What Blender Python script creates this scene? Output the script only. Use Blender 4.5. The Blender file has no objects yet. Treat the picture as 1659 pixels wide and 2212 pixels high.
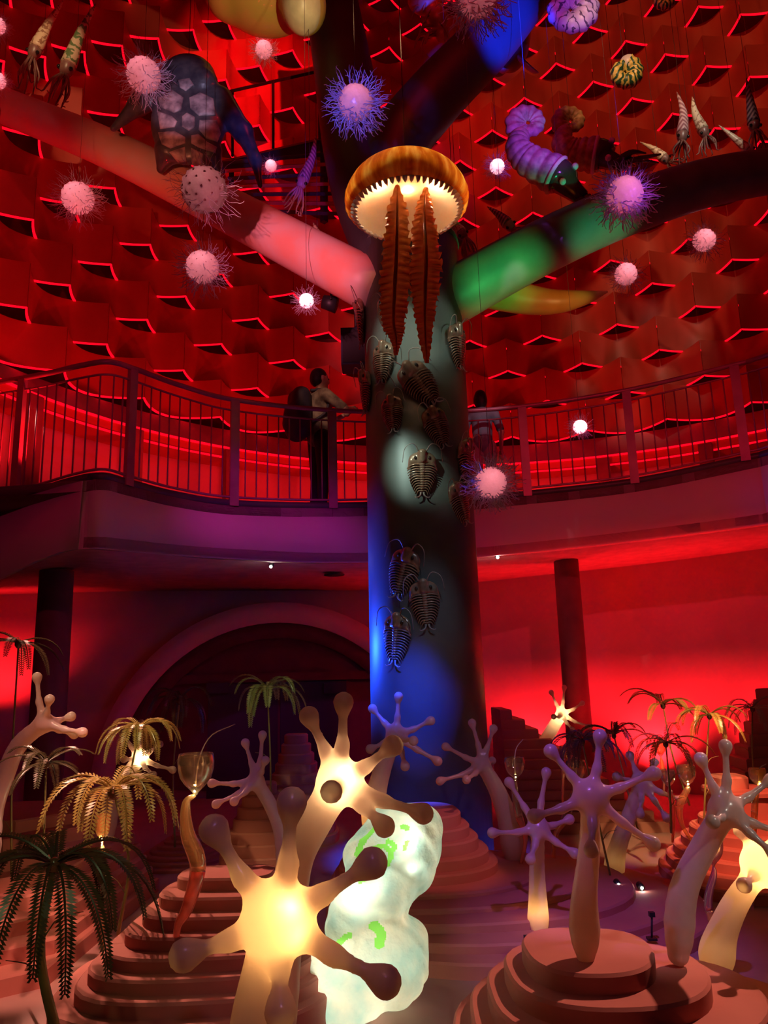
import bpy, bmesh, math, random
import numpy as np
from mathutils import Vector, Matrix
PI = math.pi
SC = bpy.context.scene
COL = SC.collection
# ------------------------------------------------------------------ camera
F, PITCH, ROLL, EYE = 1662.0, math.radians(12.0), 0.028, 1.6
CAM = np.array([0.0, 0.0, EYE])
FW = np.array([0, math.cos(PITCH), math.sin(PITCH)])
U0 = np.array([0, -math.sin(PITCH), math.cos(PITCH)])
R0 = np.array([1.0, 0, 0])
RT = math.cos(ROLL) * R0 - math.sin(ROLL) * U0
UP = math.cos(ROLL) * U0 + math.sin(ROLL) * R0
cd = bpy.data.cameras.new('camera'); cam = bpy.data.objects.new('camera', cd); COL.objects.link(cam)
cd.sensor_fit = 'VERTICAL'; cd.sensor_height = 36.0; cd.lens = 36.0 * F / 2212.0
cd.clip_start = 0.05; cd.clip_end = 100
cam.matrix_world = Matrix(((RT[0], UP[0], -FW[0], 0), (RT[1], UP[1], -FW[1], 0), (RT[2], UP[2], -FW[2], EYE), (0, 0, 0, 1)))
SC.camera = cam
def ray(x, y): return FW + RT * (x - 829.5) / F + UP * (1106.0 - y) / F
def at(x, y, Y):
    d = ray(x, y); return CAM + d * (Y / d[1])
def onz(x, y, z):
    d = ray(x, y); return CAM + d * ((z - EYE) / d[2])
def pxm(P): return float((np.array(P) - CAM) @ FW) / F          # metres per pixel at P
# ------------------------------------------------------------------ world, exposure, lights
vs = SC.view_settings
vs.view_transform = 'Standard'; vs.look = 'None'; vs.gamma = 1.0; vs.exposure = 0.0; vs.use_curve_mapping = False
SC.display_settings.display_device = 'sRGB'
cy = SC.cycles; cy.max_bounces = 7; cy.diffuse_bounces = 4; cy.glossy_bounces = 2; cy.transmission_bounces = 4; cy.transparent_max_bounces = 8
w = bpy.data.worlds.new('world'); SC.world = w; w.use_nodes = True
w.node_tree.nodes['Background'].inputs[0].default_value = (0.9, 0.12, 0.25, 1)
w.node_tree.nodes['Background'].inputs[1].default_value = 0.006
RED = (1, 0.012, 0.02); PUR = (0.45, 0.08, 1.0); BLU = (0.01, 0.06, 1.0); WARM = (1, 0.62, 0.32); WHT = (1, 0.9, 0.75)
PINK = (1, 0.2, 0.32); GRN = (0.05, 0.75, 0.18); COOL = (0.72, 1.0, 0.85)
def light(kind, name, pos, col, e, tgt=None, ang=40, blend=0.5, rad=0.03):
    l = bpy.data.lights.new(name, kind); l.color = col; l.energy = e; l.shadow_soft_size = rad
    if kind == 'SPOT': l.spot_size = math.radians(ang); l.spot_blend = blend
    o = bpy.data.objects.new(name, l); COL.objects.link(o); o.location = [float(v) for v in pos]
    if tgt is not None:
        o.rotation_euler = (Vector([float(v) for v in tgt]) - o.location).to_track_quat('-Z', 'Y').to_euler()
    return o
def spot(pos, tgt, col, e, ang=30, blend=0.6, rad=0.05): return light('SPOT', 'stage_spotlight', pos, col, e, tgt, ang, blend, rad)
HC = np.array([1.6, 6.25]); HR = 6.69                            # the round hall
# red uplights standing on the balcony at the foot of the shingle wall
for k in range(12):
    t = math.radians(182 - k * 15.5)
    c, s = math.cos(t), math.sin(t)
    spot((HC[0] + c * 5.0, HC[1] + s * 5.0, 3.75), (HC[0] + c * 6.6, HC[1] + s * 6.6, 6.2), RED, 92, 120, 0.8)
# red washes thrown on the upper wall from the lighting rig
spot((0.5, 3.0, 13.0), at(600, 240, 12), RED, 6000, 26, 0.8)
spot((0.5, 3.0, 13.0), at(990, 290, 12.6), RED, 1500, 18, 0.8)
spot((2.5, 1.0, 12.5), at(300, 560, 10), RED, 420, 60, 0.8)
spot((0.0, 1.5, 12.5), at(1350, 650, 12), RED, 380, 60, 0.8)
spot((1.0, 3.0, 13.5), at(1380, 180, 12), (1, 0.34, 0.12), 900, 50, 0.8)
spot((2.0, 4.0, 5.2), at(470, 770, 11.5), (1, 0.4, 0.15), 60, 14, 0.4)
# lower wall: red floor uplights grazing the plaster
for wx, wy, e in ((1.95, 10.95, 210), (3.4, 10.35, 260), (4.75, 9.55, 230)):
    spot((wx, wy, 0.12), (wx, wy + .12, 2.3), RED, e, 115, 0.9)
spot(at(-40, 1560, 9.7), at(20, 1330, 10.7), RED, 230, 95, 0.9)
spot((-2.2, 8.6, 0.7), (-2.6, 11.2, 1.9), RED, 7, 90, 0.9)
spot((2.6, 9.0, 0.5), (2.2, 9.6, 3.0), RED, 60, 120, 0.9)
# centre column and its branches
spot((-2.6, 3.4, 6.4), at(885, 1008, 6.9), COOL, 1100, 7.0, 1.0)
spot((-2.2, 3.2, 7.2), at(868, 735, 6.95), COOL, 620, 9.5, 0.8)
spot((3.4, 3.2, 6.6), at(955, 690, 6.85), COOL, 300, 9, 0.7)
spot((1.6, 1.6, 7.5), at(915, 1335, 6.85), (0.42, 0.68, 1.0), 480, 7.5, 1.0)
spot((-0.5, 4.3, 4.7), at(885, 1660, 6.9), BLU, 6500, 20, 0.9)
spot((-2.2, 8.7, 1.3), (-0.15, 7.6, 2.0), BLU, 1500, 50, 0.8)
spot((-2.0, 2.2, 4.2), at(640, 560, 7.2), PINK, 1500, 20, 0.8)
spot((-2.6, 3.0, 5.0), at(330, 370, 8.1), (1, 0.22, 0.1), 330, 22, 0.9)
spot((1.7, 5.0, 4.0), at(1090, 610, 7.2), GRN, 420, 26, 0.9)
spot((2.9, 5.8, 3.9), at(1300, 490, 7.2), (0.03, 0.7, 0.3), 240, 22, 0.9)
spot((2.2, 4.0, 5.0), at(1090, 50, 8.0), (0.004, 0.03, 1.0), 22000, 11, 0.7)
spot((-0.9, 3.0, 4.6), at(768, 222, 6.0), (0.1, 0.12, 1.0), 700, 10, 0.5)
spot((-0.4, 3.6, 5.0), at(545, 310, 8.0), (0.1, 0.15, 1.0), 420, 9, 0.5)
spot((-1.6, 3.4, 5.6), at(410, 230, 8.0), (0.75, 0.62, 1.0), 330, 12, 0.6)
spot((2.6, 3.4, 5.0), at(1160, 300, 7.6), PUR, 700, 12, 0.6)
spot((3.3, 3.8, 5.0), at(1350, 420, 6.3), PUR, 480, 8.5, 0.6)
spot((2.6, 4.0, 6.0), at(1235, 30, 8.0), PUR, 500, 9, 0.6)
spot((-0.2, 3.6, 5.0), at(660, 380, 8.2), PUR, 380, 8, 0.5)
spot((-3.0, 4.0, 9.8), at(120, 110, 8.2), WARM, 420, 12, 0.6)
spot((1.8, 4.2, 9.8), at(1360, 200, 8.4), WARM, 520, 24, 0.7)
spot((3.6, 5.0, 9.0), at(1520, 280, 8.2), WHT, 220, 20, 0.7)
spot((0.6, 5.2, 6.4), at(590, 20, 8.0), (1, 0.75, 0.35), 420, 20, 0.7)
spot((3.0, 5.0, 4.4), at(1200, 645, 8.2), (1, 0.55, 0.15), 180, 16, 0.7)
# balcony fascia
spot((-1.2, 3.6, 5.6), at(590, 1160, 8.4), (0.7, 0.02, 0.6), 420, 26, 0.8)
spot((2.8, 3.0, 5.0), at(1330, 1110, 8.8), (1, 0.03, 0.09), 330, 56, 0.9)
spot((-1.0, 2.5, 4.6), at(180, 1110, 7.1), (0.9, 0.03, 0.2), 110, 60, 0.9)
# garden of sculptures: warm, salmon and violet theatre spots from the rig
SAL = (1, 0.42, 0.3)
spot((-3.6, 7.4, 4.4), (-1.1, 4.0, 0.3), SAL, 2800, 18, 0.4)
spot((-1.0, 2.6, 4.4), onz(70, 2010, 0.25), SAL, 900, 14, 0.5)
spot((3.6, 5.6, 4.4), at(1330, 2095, 3.6), SAL, 800, 15, 0.35)
spot((1.6, 3.2, 4.6), (2.6, 6.1, 0.5), (1, 0.24, 0.12), 1500, 13, 0.4)
spot((2.6, 3.4, 4.8), at(965, 1820, 5.7), (1, 0.3, 0.28), 300, 11, 0.5)
spot((0.2, 1.6, 4.6), at(1265, 1730, 4.2), (0.42, 0.15, 1.0), 460, 20, 0.8)
spot((-0.6, 2.2, 4.8), at(550, 1670, 5.0), (0.5, 0.2, 1.0), 110, 12, 0.8)
spot((1.8, 1.2, 4.2), at(1010, 1650, 5.8), (0.75, 0.4, 1.0), 150, 13, 0.7)
spot((3.0, 1.4, 3.6), at(1560, 1740, 3.6), WHT, 130, 14, 0.6)
spot((-2.6, 2.4, 4.4), at(290, 1590, 5.0), (1, 0.75, 0.35), 420, 13, 0.6)
spot((-2.4, 2.0, 4.4), at(240, 1740, 4.4), (1, 0.8, 0.4), 160, 12, 0.6)
spot((-1.0, 1.8, 4.4), at(585, 1520, 6.3), (0.9, 0.95, 0.5), 260, 7, 0.6)
spot((2.4, 2.6, 4.6), at(1490, 1570, 6.3), (1, 0.72, 0.3), 1300, 11.5, 0.7)
spot((0.0, 1.0, 4.6), at(900, 2160, 4.2), (0.7, 0.25, 0.4), 30, 36, 0.9)
spot((1.2, 2.4, 4.6), at(850, 1590, 5.9), (0.85, 0.5, 1.0), 90, 10, 0.7)
spot((0.6, 2.4, 4.6), at(1390, 1695, 6.05), (0.45, 0.18, 1.0), 300, 8, 0.8)
spot((-2.4, 1.6, 4.0), at(90, 1560, 4.6), (0.9, 0.55, 0.8), 60, 12, 0.7)
spot((0.2, 0.2, 3.6), at(600, 1985, 2.75), (0.8, 0.35, 0.9), 34, 17, 0.9)
spot((-1.4, 0.8, 3.8), at(130, 1980, 2.9), (0.75, 0.85, 0.4), 45, 18, 0.8)
spot((-1.6, 4.8, 6.6), at(705, 870, 9.1), (1, 0.5, 0.35), 300, 8, 0.6)
spot((1.6, 4.6, 6.2), at(1040, 900, 9.4), (0.8, 0.5, 0.6), 330, 8, 0.6)
# ------------------------------------------------------------------ materials
MATS = {}
def newmat(name):
    m = bpy.data.materials.new(name); m.use_nodes = True; nt = m.node_tree
    for n in list(nt.nodes): nt.nodes.remove(n)
    out = nt.nodes.new('ShaderNodeOutputMaterial'); MATS[name] = m
    return m, nt, nt.nodes, nt.links, out
def rgba(c): return (c[0], c[1], c[2], 1)
def noisy(nt, col, col2, scale, detail=4, coord='Object', lo=0.35, hi=0.65):
    N, L = nt.nodes, nt.links
    tc = N.new('ShaderNodeTexCoord'); nz = N.new('ShaderNodeTexNoise'); nz.inputs['Scale'].default_value = scale; nz.inputs['Detail'].default_value = detail
    L.new(tc.outputs[coord], nz.inputs['Vector'])
    r = N.new('ShaderNodeValToRGB'); r.color_ramp.elements[0].position = lo; r.color_ramp.elements[1].position = hi
    r.color_ramp.elements[0].color = rgba(col); r.color_ramp.elements[1].color = rgba(col2)
    L.new(nz.outputs['Fac'], r.inputs['Fac'])
    return r.outputs['Color'], nz.outputs['Fac']
def P(name, col, rough=0.6, col2=None, scale=6, metal=0.0, bump=0.0, coat=0.0, emit=None, es=0.0, spec=0.5, sss=0):
    m, nt, N, L, out = newmat(name)
    b = N.new('ShaderNodeBsdfPrincipled'); L.new(b.outputs[0], out.inputs[0])
    b.inputs['Roughness'].default_value = rough; b.inputs['Metallic'].default_value = metal
    b.inputs['Coat Weight'].default_value = coat; b.inputs['Specular IOR Level'].default_value = spec
    c2 = col2 or tuple(min(1, v * 1.25) for v in col)
    c, f = noisy(nt, col, c2, scale); L.new(c, b.inputs['Base Color'])
    if bump:
        bp = N.new('ShaderNodeBump'); bp.inputs['Strength'].default_value = bump; bp.inputs['Distance'].default_value = 0.02
        L.new(f, bp.inputs['Height']); L.new(bp.outputs[0], b.inputs['Normal'])
    if emit: b.inputs['Emission Color'].default_value = rgba(emit); b.inputs['Emission Strength'].default_value = es
    return m
def E(name, col, s):
    m, nt, N, L, out = newmat(name); e = N.new('ShaderNodeEmission'); e.inputs[0].default_value = rgba(col); e.inputs[1].default_value = s
    L.new(e.outputs[0], out.inputs[0]); return m
def SHELL(name, col, col2, tcol, tw=0.5, scale=5, gloss=0.06, rough=0.25, tcol2=None, bump=0.0):
    """thin resin skin that passes the light of a lamp inside it"""
    m, nt, N, L, out = newmat(name)
    c, f = noisy(nt, col, col2, scale)
    d = N.new('ShaderNodeBsdfDiffuse'); L.new(c, d.inputs[0])
    t = N.new('ShaderNodeBsdfTranslucent')
    tc, _ = noisy(nt, tcol, tcol2 or tcol, scale * 0.8); L.new(tc, t.inputs[0])
    mx = N.new('ShaderNodeMixShader'); mx.inputs[0].default_value = tw; L.new(d.outputs[0], mx.inputs[1]); L.new(t.outputs[0], mx.inputs[2])
    g = N.new('ShaderNodeBsdfGlossy'); g.inputs['Roughness'].default_value = rough
    m2 = N.new('ShaderNodeMixShader'); m2.inputs[0].default_value = gloss; L.new(mx.outputs[0], m2.inputs[1]); L.new(g.outputs[0], m2.inputs[2])
    if bump:
        bp = N.new('ShaderNodeBump'); bp.inputs['Strength'].default_value = bump; bp.inputs['Distance'].default_value = 0.03
        L.new(f, bp.inputs['Height'])
        for q in (d, t, g): L.new(bp.outputs[0], q.inputs['Normal'])
    L.new(m2.outputs[0], out.inputs[0]); return m
def GLASS(name, tint, body=0.12, gl=0.2):
    """thin blown glass: see-through with a glossy skin and a little milk"""
    m, nt, N, L, out = newmat(name)
    tr = N.new('ShaderNodeBsdfTransparent'); tr.inputs[0].default_value = rgba(tint)
    g = N.new('ShaderNodeBsdfGlossy'); g.inputs['Roughness'].default_value = 0.08
    d = N.new('ShaderNodeBsdfTranslucent'); d.inputs[0].default_value = rgba(tint)
    d2 = N.new('ShaderNodeBsdfDiffuse'); d2.inputs[0].default_value = rgba(tint)
    dd = N.new('ShaderNodeMixShader'); L.new(d.outputs[0], dd.inputs[1]); L.new(d2.outputs[0], dd.inputs[2])
    lw = N.new('ShaderNodeLayerWeight'); lw.inputs[0].default_value = 0.35
    a = N.new('ShaderNodeMixShader'); a.inputs[0].default_value = body; L.new(tr.outputs[0], a.inputs[1]); L.new(dd.outputs[0], a.inputs[2])
    mr = N.new('ShaderNodeMath'); mr.operation = 'MULTIPLY_ADD'; mr.inputs[1].default_value = 0.7; mr.inputs[2].default_value = gl * 0.3
    L.new(lw.outputs['Facing'], mr.inputs[0])
    b = N.new('ShaderNodeMixShader'); L.new(mr.outputs[0], b.inputs[0]); L.new(a.outputs[0], b.inputs[1]); L.new(g.outputs[0], b.inputs[2])
    L.new(b.outputs[0], out.inputs[0]); return m
def BAND(name, c1, c2, expr, rough=0.4, freq=8.0, kx=0.0, wob=0.0, duty=0.5, coat=0.3):
    """two-colour bands along local z with a chevron term kx*|x| and a wobble"""
    m, nt, N, L, out = newmat(name)
    b = N.new('ShaderNodeBsdfPrincipled'); b.inputs['Roughness'].default_value = rough; b.inputs['Coat Weight'].default_value = coat
    L.new(b.outputs[0], out.inputs[0])
    tc = N.new('ShaderNodeTexCoord'); sp = N.new('ShaderNodeSeparateXYZ'); L.new(tc.outputs['Object'], sp.inputs[0])
    def M(op, a, bb=None):
        n = N.new('ShaderNodeMath'); n.operation = op
        for i, v in enumerate((a, bb)):
            if v is None: continue
            if isinstance(v, (int, float)): n.inputs[i].default_value = v
            else: L.new(v, n.inputs[i])
        return n.outputs[0]
    v = M('ADD', M('MULTIPLY', sp.outputs[2], freq), M('MULTIPLY', M('ABSOLUTE', sp.outputs[0]), kx))
    if wob:
        nz = N.new('ShaderNodeTexNoise'); nz.inputs['Scale'].default_value = 9; L.new(tc.outputs['Object'], nz.inputs['Vector'])
        v = M('ADD', v, M('MULTIPLY', nz.outputs['Fac'], wob))
    fr = M('FRACT', v); st = M('LESS_THAN', fr, duty)
    mx = N.new('ShaderNodeMix'); mx.data_type = 'RGBA'; mx.inputs[6].default_value = rgba(c1); mx.inputs[7].default_value = rgba(c2)
    L.new(st, mx.inputs[0]); L.new(mx.outputs[2], b.inputs['Base Color'])
    return m
P('panel', (0.42, 0.05, 0.03), 0.55, (0.5, 0.07, 0.045), 1.5)
P('back_red', (0.12, 0.012, 0.012), 0.8)
E('led', (1, 0.0015, 0.012), 1.7)
P('plaster', (0.62, 0.42, 0.38), 0.85, (0.72, 0.5, 0.45), 1.3, bump=0.15)
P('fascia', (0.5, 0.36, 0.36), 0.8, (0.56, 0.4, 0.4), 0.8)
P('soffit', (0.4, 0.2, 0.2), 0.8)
P('dark_metal', (0.05, 0.035, 0.04), 0.5)
P('rail_paint', (0.3, 0.1, 0.14), 0.45, metal=0.3)
P('pillar', (0.16, 0.06, 0.06), 0.7)
P('floor', (0.42, 0.22, 0.2), 0.55, (0.5, 0.27, 0.24), 2.0, bump=0.05)
P('dark_wall', (0.1, 0.03, 0.03), 0.8)
P('black', (0.012, 0.012, 0.014), 0.5)
P('terracotta', (0.5, 0.16, 0.125), 0.8, (0.56, 0.19, 0.15), 3.0, bump=0.1)
P('trunk', (0.11, 0.12, 0.11), 0.42, (0.15, 0.16, 0.145), 2.2, bump=0.05)
P('trunk_dark', (0.03, 0.03, 0.034), 0.5, (0.04, 0.04, 0.045), 2.2)
P('branch_pale', (0.72, 0.55, 0.48), 0.45, (0.8, 0.36, 0.26), 2.6)
P('branch_green', (0.13, 0.16, 0.13), 0.5, (0.19, 0.22, 0.17), 3.0)
# ------------------------------------------------------------------ mesh helpers
def tag(o, label=None, cat=None, group=None, kind=None):
    if label: o['label'] = label
    if cat: o['category'] = cat
    if group: o['group'] = group
    if kind: o['kind'] = kind
    return o
def thing(name, label, cat, loc=(0, 0, 0), group=None):
    o = bpy.data.objects.new(name, None); COL.objects.link(o); o.empty_display_size = 0.1
    o.location = [float(v) for v in loc]
    return tag(o, label, cat, group)
def O(name, vf, mat, parent=None, smooth=True, label=None, cat=None, group=None, kind=None, mats=None, fm=None):
    V, Fc = vf
    V = np.asarray(V, dtype=float).reshape(-1, 3)
    if parent is not None:
        q = parent
        while q is not None: V = V - np.array(q.location); q = q.parent
        org = np.zeros(3)
    else:
        org = np.array([(V[:, 0].min() + V[:, 0].max()) / 2, (V[:, 1].min() + V[:, 1].max()) / 2, V[:, 2].min()]); V = V - org
    me = bpy.data.meshes.new(name)
    me.from_pydata(V.tolist(), [], [tuple(int(i) for i in f) for f in Fc])
    for m in (mats or [mat]): me.materials.append(MATS[m])
    if fm is not None: me.polygons.foreach_set('material_index', np.asarray(fm, dtype=np.int32))
    me.polygons.foreach_set('use_smooth', np.ones(len(me.polygons), dtype=bool))
    if not smooth: me.set_sharp_from_angle(angle=math.radians(38))
    me.update()
    o = bpy.data.objects.new(name, me); COL.objects.link(o); o.location = org
    if parent is not None: o.parent = parent
    return tag(o, label, cat, group, kind)
def copy_tree(o, parent=None):
    c = o.copy(); COL.objects.link(c); c.parent = parent
    for ch in o.children: copy_tree(ch, c)
    return c
def join(*vfs):
    V, Fc, n = [], [], 0
    for v, f in vfs:
        v = np.asarray(v, dtype=float).reshape(-1, 3); V.append(v); Fc += [tuple(i + n for i in q) for q in f]; n += len(v)
    return np.vstack(V), Fc
def box(c, s, rot=None):
    c = np.array(c, float); s = np.array(s, float) / 2
    v = np.array([(x, y, z) for x in (-1, 1) for y in (-1, 1) for z in (-1, 1)]) * s
    if rot is not None: v = v @ np.array(rot).T
    return v + c, [(0, 1, 3, 2), (4, 6, 7, 5), (0, 4, 5, 1), (2, 3, 7, 6), (0, 2, 6, 4), (1, 5, 7, 3)]
def rotz(a): c, s = math.cos(a), math.sin(a); return np.array([[c, -s, 0], [s, c, 0], [0, 0, 1.0]])
def unit(v): v = np.array(v, float); return v / max(1e-9, np.linalg.norm(v))
def frames(pts):
    pts = np.asarray(pts, float); T = np.gradient(pts, axis=0); T /= np.maximum(1e-9, np.linalg.norm(T, axis=1))[:, None]
    up = np.array([0, 0, 1.0]) if abs(T[0][2]) < 0.9 else np.array([0, 1.0, 0])
    n = unit(np.cross(T[0], up)); Ns = []
    for t in T:
        n = unit(n - t * (n @ t)); Ns.append(n)
    Ns = np.array(Ns); return T, Ns, np.cross(T, Ns)
def tube(pts, rad, sides=8, cap=True, flat=1.0):
    pts = np.asarray(pts, float); k = len(pts); rad = np.broadcast_to(np.asarray(rad, float), (k,))
    T, Nn, B = frames(pts); a = np.arange(sides) * 2 * PI / sides
    V = pts[:, None, :] + rad[:, None, None] * (np.cos(a)[None, :, None] * Nn[:, None, :] + flat * np.sin(a)[None, :, None] * B[:, None, :])
    V = V.reshape(-1, 3); Fc = []
    for i in range(k - 1):
        for j in range(sides):
            j2 = (j + 1) % sides; Fc.append((i * sides + j, i * sides + j2, (i + 1) * sides + j2, (i + 1) * sides + j))
    if cap: Fc.append(tuple(range(sides - 1, -1, -1))); Fc.append(tuple((k - 1) * sides + j for j in range(sides)))
    return V, Fc
def lathe(prof, n=24, cap=True):
    prof = np.asarray(prof, float); a = np.arange(n) * 2 * PI / n
    V = np.stack([prof[:, 0][:, None] * np.cos(a), prof[:, 0][:, None] * np.sin(a), np.repeat(prof[:, 1][:, None], n, 1)], -1).reshape(-1, 3)
    Fc = []
    for i in range(len(prof) - 1):
        for j in range(n): Fc.append((i * n + j, i * n + (j + 1) % n, (i + 1) * n + (j + 1) % n, (i + 1) * n + j))
    if cap: Fc.append(tuple(range(n - 1, -1, -1))); Fc.append(tuple((len(prof) - 1) * n + j for j in range(n)))
    return V, Fc
def spline(pts, n):
    """Catmull-Rom through pts (any dimension), n samples"""
    p = np.asarray(pts, float); p = np.vstack([2 * p[0] - p[1], p, 2 * p[-1] - p[-2]]); k = len(p) - 3
    u = np.linspace(0, k - 1e-6, n); i = u.astype(int); t = (u - i)[:, None]
    a, b, c, d = p[i], p[i + 1], p[i + 2], p[i + 3]
    return 0.5 * (2 * b + (c - a) * t + (2 * a - 5 * b + 4 * c - d) * t ** 2 + (3 * b - a - 3 * c + d) * t ** 3)
def ball(c, r, n=12, sc=(1, 1, 1)):
    th = np.linspace(0, PI, n // 2 + 1)[1:-1]; a = np.arange(n) * 2 * PI / n
    V = [(0, 0, 1)] + [(math.sin(t) * math.cos(b), math.sin(t) * math.sin(b), math.cos(t)) for t in th for b in a] + [(0, 0, -1)]
    m = len(th); Fc = [(0, 1 + j, 1 + (j + 1) % n) for j in range(n)]
    for i in range(m - 1):
        for j in range(n): Fc.append((1 + i * n + j, 1 + (i + 1) * n + j, 1 + (i + 1) * n + (j + 1) % n, 1 + i * n + (j + 1) % n))
    e = len(V) - 1; Fc += [(1 + (m - 1) * n + j, e, 1 + (m - 1) * n + (j + 1) % n) for j in range(n)]
    return np.array(V) * r * np.array(sc) + np.array(c, float), Fc
# smooth-union fields meshed with surface nets
def dcone(Pn, a, b, ra, rb):
    a = np.array(a, float); ba = np.array(b, float) - a; d = Pn - a
    t = np.clip((d @ ba) / max(1e-12, ba @ ba), 0, 1)
    return np.linalg.norm(d - t[..., None] * ba, axis=-1) - (ra + (rb - ra) * t)
def dell(Pn, c, r, rot=None):
    q = Pn - np.array(c, float)
    if rot is not None: q = q @ np.array(rot)
    q = q / np.array(r, float); k = np.linalg.norm(q, axis=-1)
    return (k - 1) * min(r)
def prim(Pn, p): return dcone(Pn, *p[1:]) if p[0] == 'c' else dell(Pn, *p[1:])
def smin(a, b, k):
    h = np.clip(0.5 + 0.5 * (b - a) / k, 0, 1); return b + (a - b) * h - k * h * (1 - h)
def field(Pn, prims, k):
    d = None
    for p in prims:
        e = prim(Pn, p); d = e if d is None else smin(d, e, k)
    return d
def pbox(prims):
    lo, hi = [], []
    for p in prims:
        if p[0] == 'c': lo += [np.array(p[1]) - p[3], np.array(p[2]) - p[4]]; hi += [np.array(p[1]) + p[3], np.array(p[2]) + p[4]]
        else: m = max(p[2]); lo.append(np.array(p[1]) - m); hi.append(np.array(p[1]) + m)
    return np.min(lo, axis=0), np.max(hi, axis=0)
def nets(prims, k, h, extra=None):
    lo, hi = pbox(prims); lo = lo - k - 2 * h; hi = hi + k + 2 * h
    n = np.ceil((hi - lo) / h).astype(int) + 1
    G = np.stack(np.meshgrid(*[lo[i] + np.arange(n[i]) * h for i in range(3)], indexing='ij'), -1)
    f = field(G, prims, k)
    if extra is not None: f = extra(G, f)
    ins = f < 0
    c = [(i, j, l) for i in (0, 1) for j in (0, 1) for l in (0, 1)]
    s = tuple(n - 1)
    cut = lambda A, o: A[o[0]:o[0] + s[0], o[1]:o[1] + s[1], o[2]:o[2] + s[2]]
    cnt = sum(cut(ins, o).astype(np.int8) for o in c); act = (cnt > 0) & (cnt < 8)
    idx = np.argwhere(act); acc = np.zeros((len(idx), 3)); num = np.zeros(len(idx))
    fv = {o: f[idx[:, 0] + o[0], idx[:, 1] + o[1], idx[:, 2] + o[2]] for o in c}
    for o in c:
        for ax in range(3):
            if o[ax] == 0:
                o2 = list(o); o2[ax] = 1; o2 = tuple(o2); x, y = fv[o], fv[o2]; m = (x < 0) != (y < 0)
                t = np.where(m, x / np.where(m, x - y, 1), 0); pt = np.array(o, float)[None] + t[:, None] * np.eye(3)[ax][None]
                acc += pt * m[:, None]; num += m
    V = lo + (idx + acc / num[:, None]) * h
    ids = -np.ones(s, dtype=np.int64); ids[act] = np.arange(len(idx)); Fc = []
    for ax in range(3):
        b, d = (ax + 1) % 3, (ax + 2) % 3
        A = ins; sl = [slice(None)] * 3; sl2 = [slice(None)] * 3; sl[ax] = slice(0, -1); sl2[ax] = slice(1, None)
        ch = A[tuple(sl)] != A[tuple(sl2)]; e = np.argwhere(ch)
        e = e[(e[:, b] > 0) & (e[:, d] > 0) & (e[:, b] < n[b] - 1) & (e[:, d] < n[d] - 1)]
        q = []
        for ob, od in ((1, 1), (0, 1), (0, 0), (1, 0)):
            z = e.copy(); z[:, b] -= ob; z[:, d] -= od; q.append(ids[z[:, 0], z[:, 1], z[:, 2]])
        q = np.stack(q, 1); fl = ins[e[:, 0], e[:, 1], e[:, 2]]; q = np.where(fl[:, None], q, q[:, ::-1]); Fc.append(q)
    return V, np.vstack(Fc)
def split_by(V, Fc, dists):
    """divide faces by nearest of several fields; returns list of (V,F)"""
    cen = V[Fc].mean(1); lab = np.argmin(np.stack([d(cen) for d in dists]), 0); out = []
    for i in range(len(dists)):
        f = Fc[lab == i]; u, inv = np.unique(f, return_inverse=True); out.append((V[u], inv.reshape(f.shape)))
    return out
# ------------------------------------------------------------------ floor, ceiling, walls
O('floor', ([(-9, -3, 0), (10, -3, 0), (10, 13.5, 0), (-9, 13.5, 0), (-9, -3, -.1), (10, -3, -.1), (10, 13.5, -.1), (-9, 13.5, -.1)],
  [(0, 1, 2, 3), (7, 6, 5, 4), (0, 4, 5, 1), (1, 5, 6, 2), (2, 6, 7, 3), (3, 7, 4, 0)]), 'floor', smooth=False, kind='structure')
a = np.linspace(0, 2 * PI, 49)[:-1]
O('ceiling', ([(HC[0] + 7.6 * math.cos(t), HC[1] + 7.6 * math.sin(t), z) for z in (15.6, 15.7) for t in a],
  [tuple(range(47, -1, -1)), tuple(range(48, 96))] + [(i, (i + 1) % 48, 48 + (i + 1) % 48, 48 + i) for i in range(48)]), 'black', smooth=False, kind='structure')
# upper wall: backing cylinder with hanging concave shingles
A0, A1 = math.radians(-5), math.radians(190)
t = np.linspace(A0, A1, 61)
def ring(R, z0, z1, th=0.1):
    V = [(HC[0] + r * math.cos(q), HC[1] + r * math.sin(q), z) for q in t for r, z in ((R, z0), (R, z1), (R + th, z1), (R + th, z0))]
    Fc = [(4 * i + j, 4 * i + (j + 1) % 4, 4 * i + 4 + (j + 1) % 4, 4 * i + 4 + j) for i in range(60) for j in range(4)]
    return V, Fc + [(0, 3, 2, 1), (240, 241, 242, 243)]
wall = tag(thing('wall_back', 'red shingled wall of the round hall', None), kind='structure')
O('wall_backing', ring(HR + 0.32, 3.4, 15.6), 'back_red', wall)
NP_, ROWH, Z0 = 32, 0.6, 5.55
DA = 2 * PI / NP_; CH = 2 * (HR - 0.32) * math.sin(DA / 2); SAG = 0.46
xs = np.sin(np.linspace(-1, 1, 19) * PI / 2)
def prof(x): return SAG * (1 - abs(x) ** 1.9)
def panel_mesh(dy0, dy1, z0, z1):
    V = []
    for x in xs:
        y = prof(x); X = x * CH / 2 * 0.998
        V += [(X, y + dy0, z0), (X, y + dy0, z1), (X, y + dy1, z1), (X, y + dy1, z0)]
    n = len(xs); Fc = [(4 * i + j, 4 * i + 4 + j, 4 * i + 4 + (j + 1) % 4, 4 * i + (j + 1) % 4) for i in range(n - 1) for j in range(4)]
    return V, Fc + [(0, 1, 2, 3), (4 * n - 4, 4 * n - 1, 4 * n - 2, 4 * n - 3)]
pm = led = None
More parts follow.
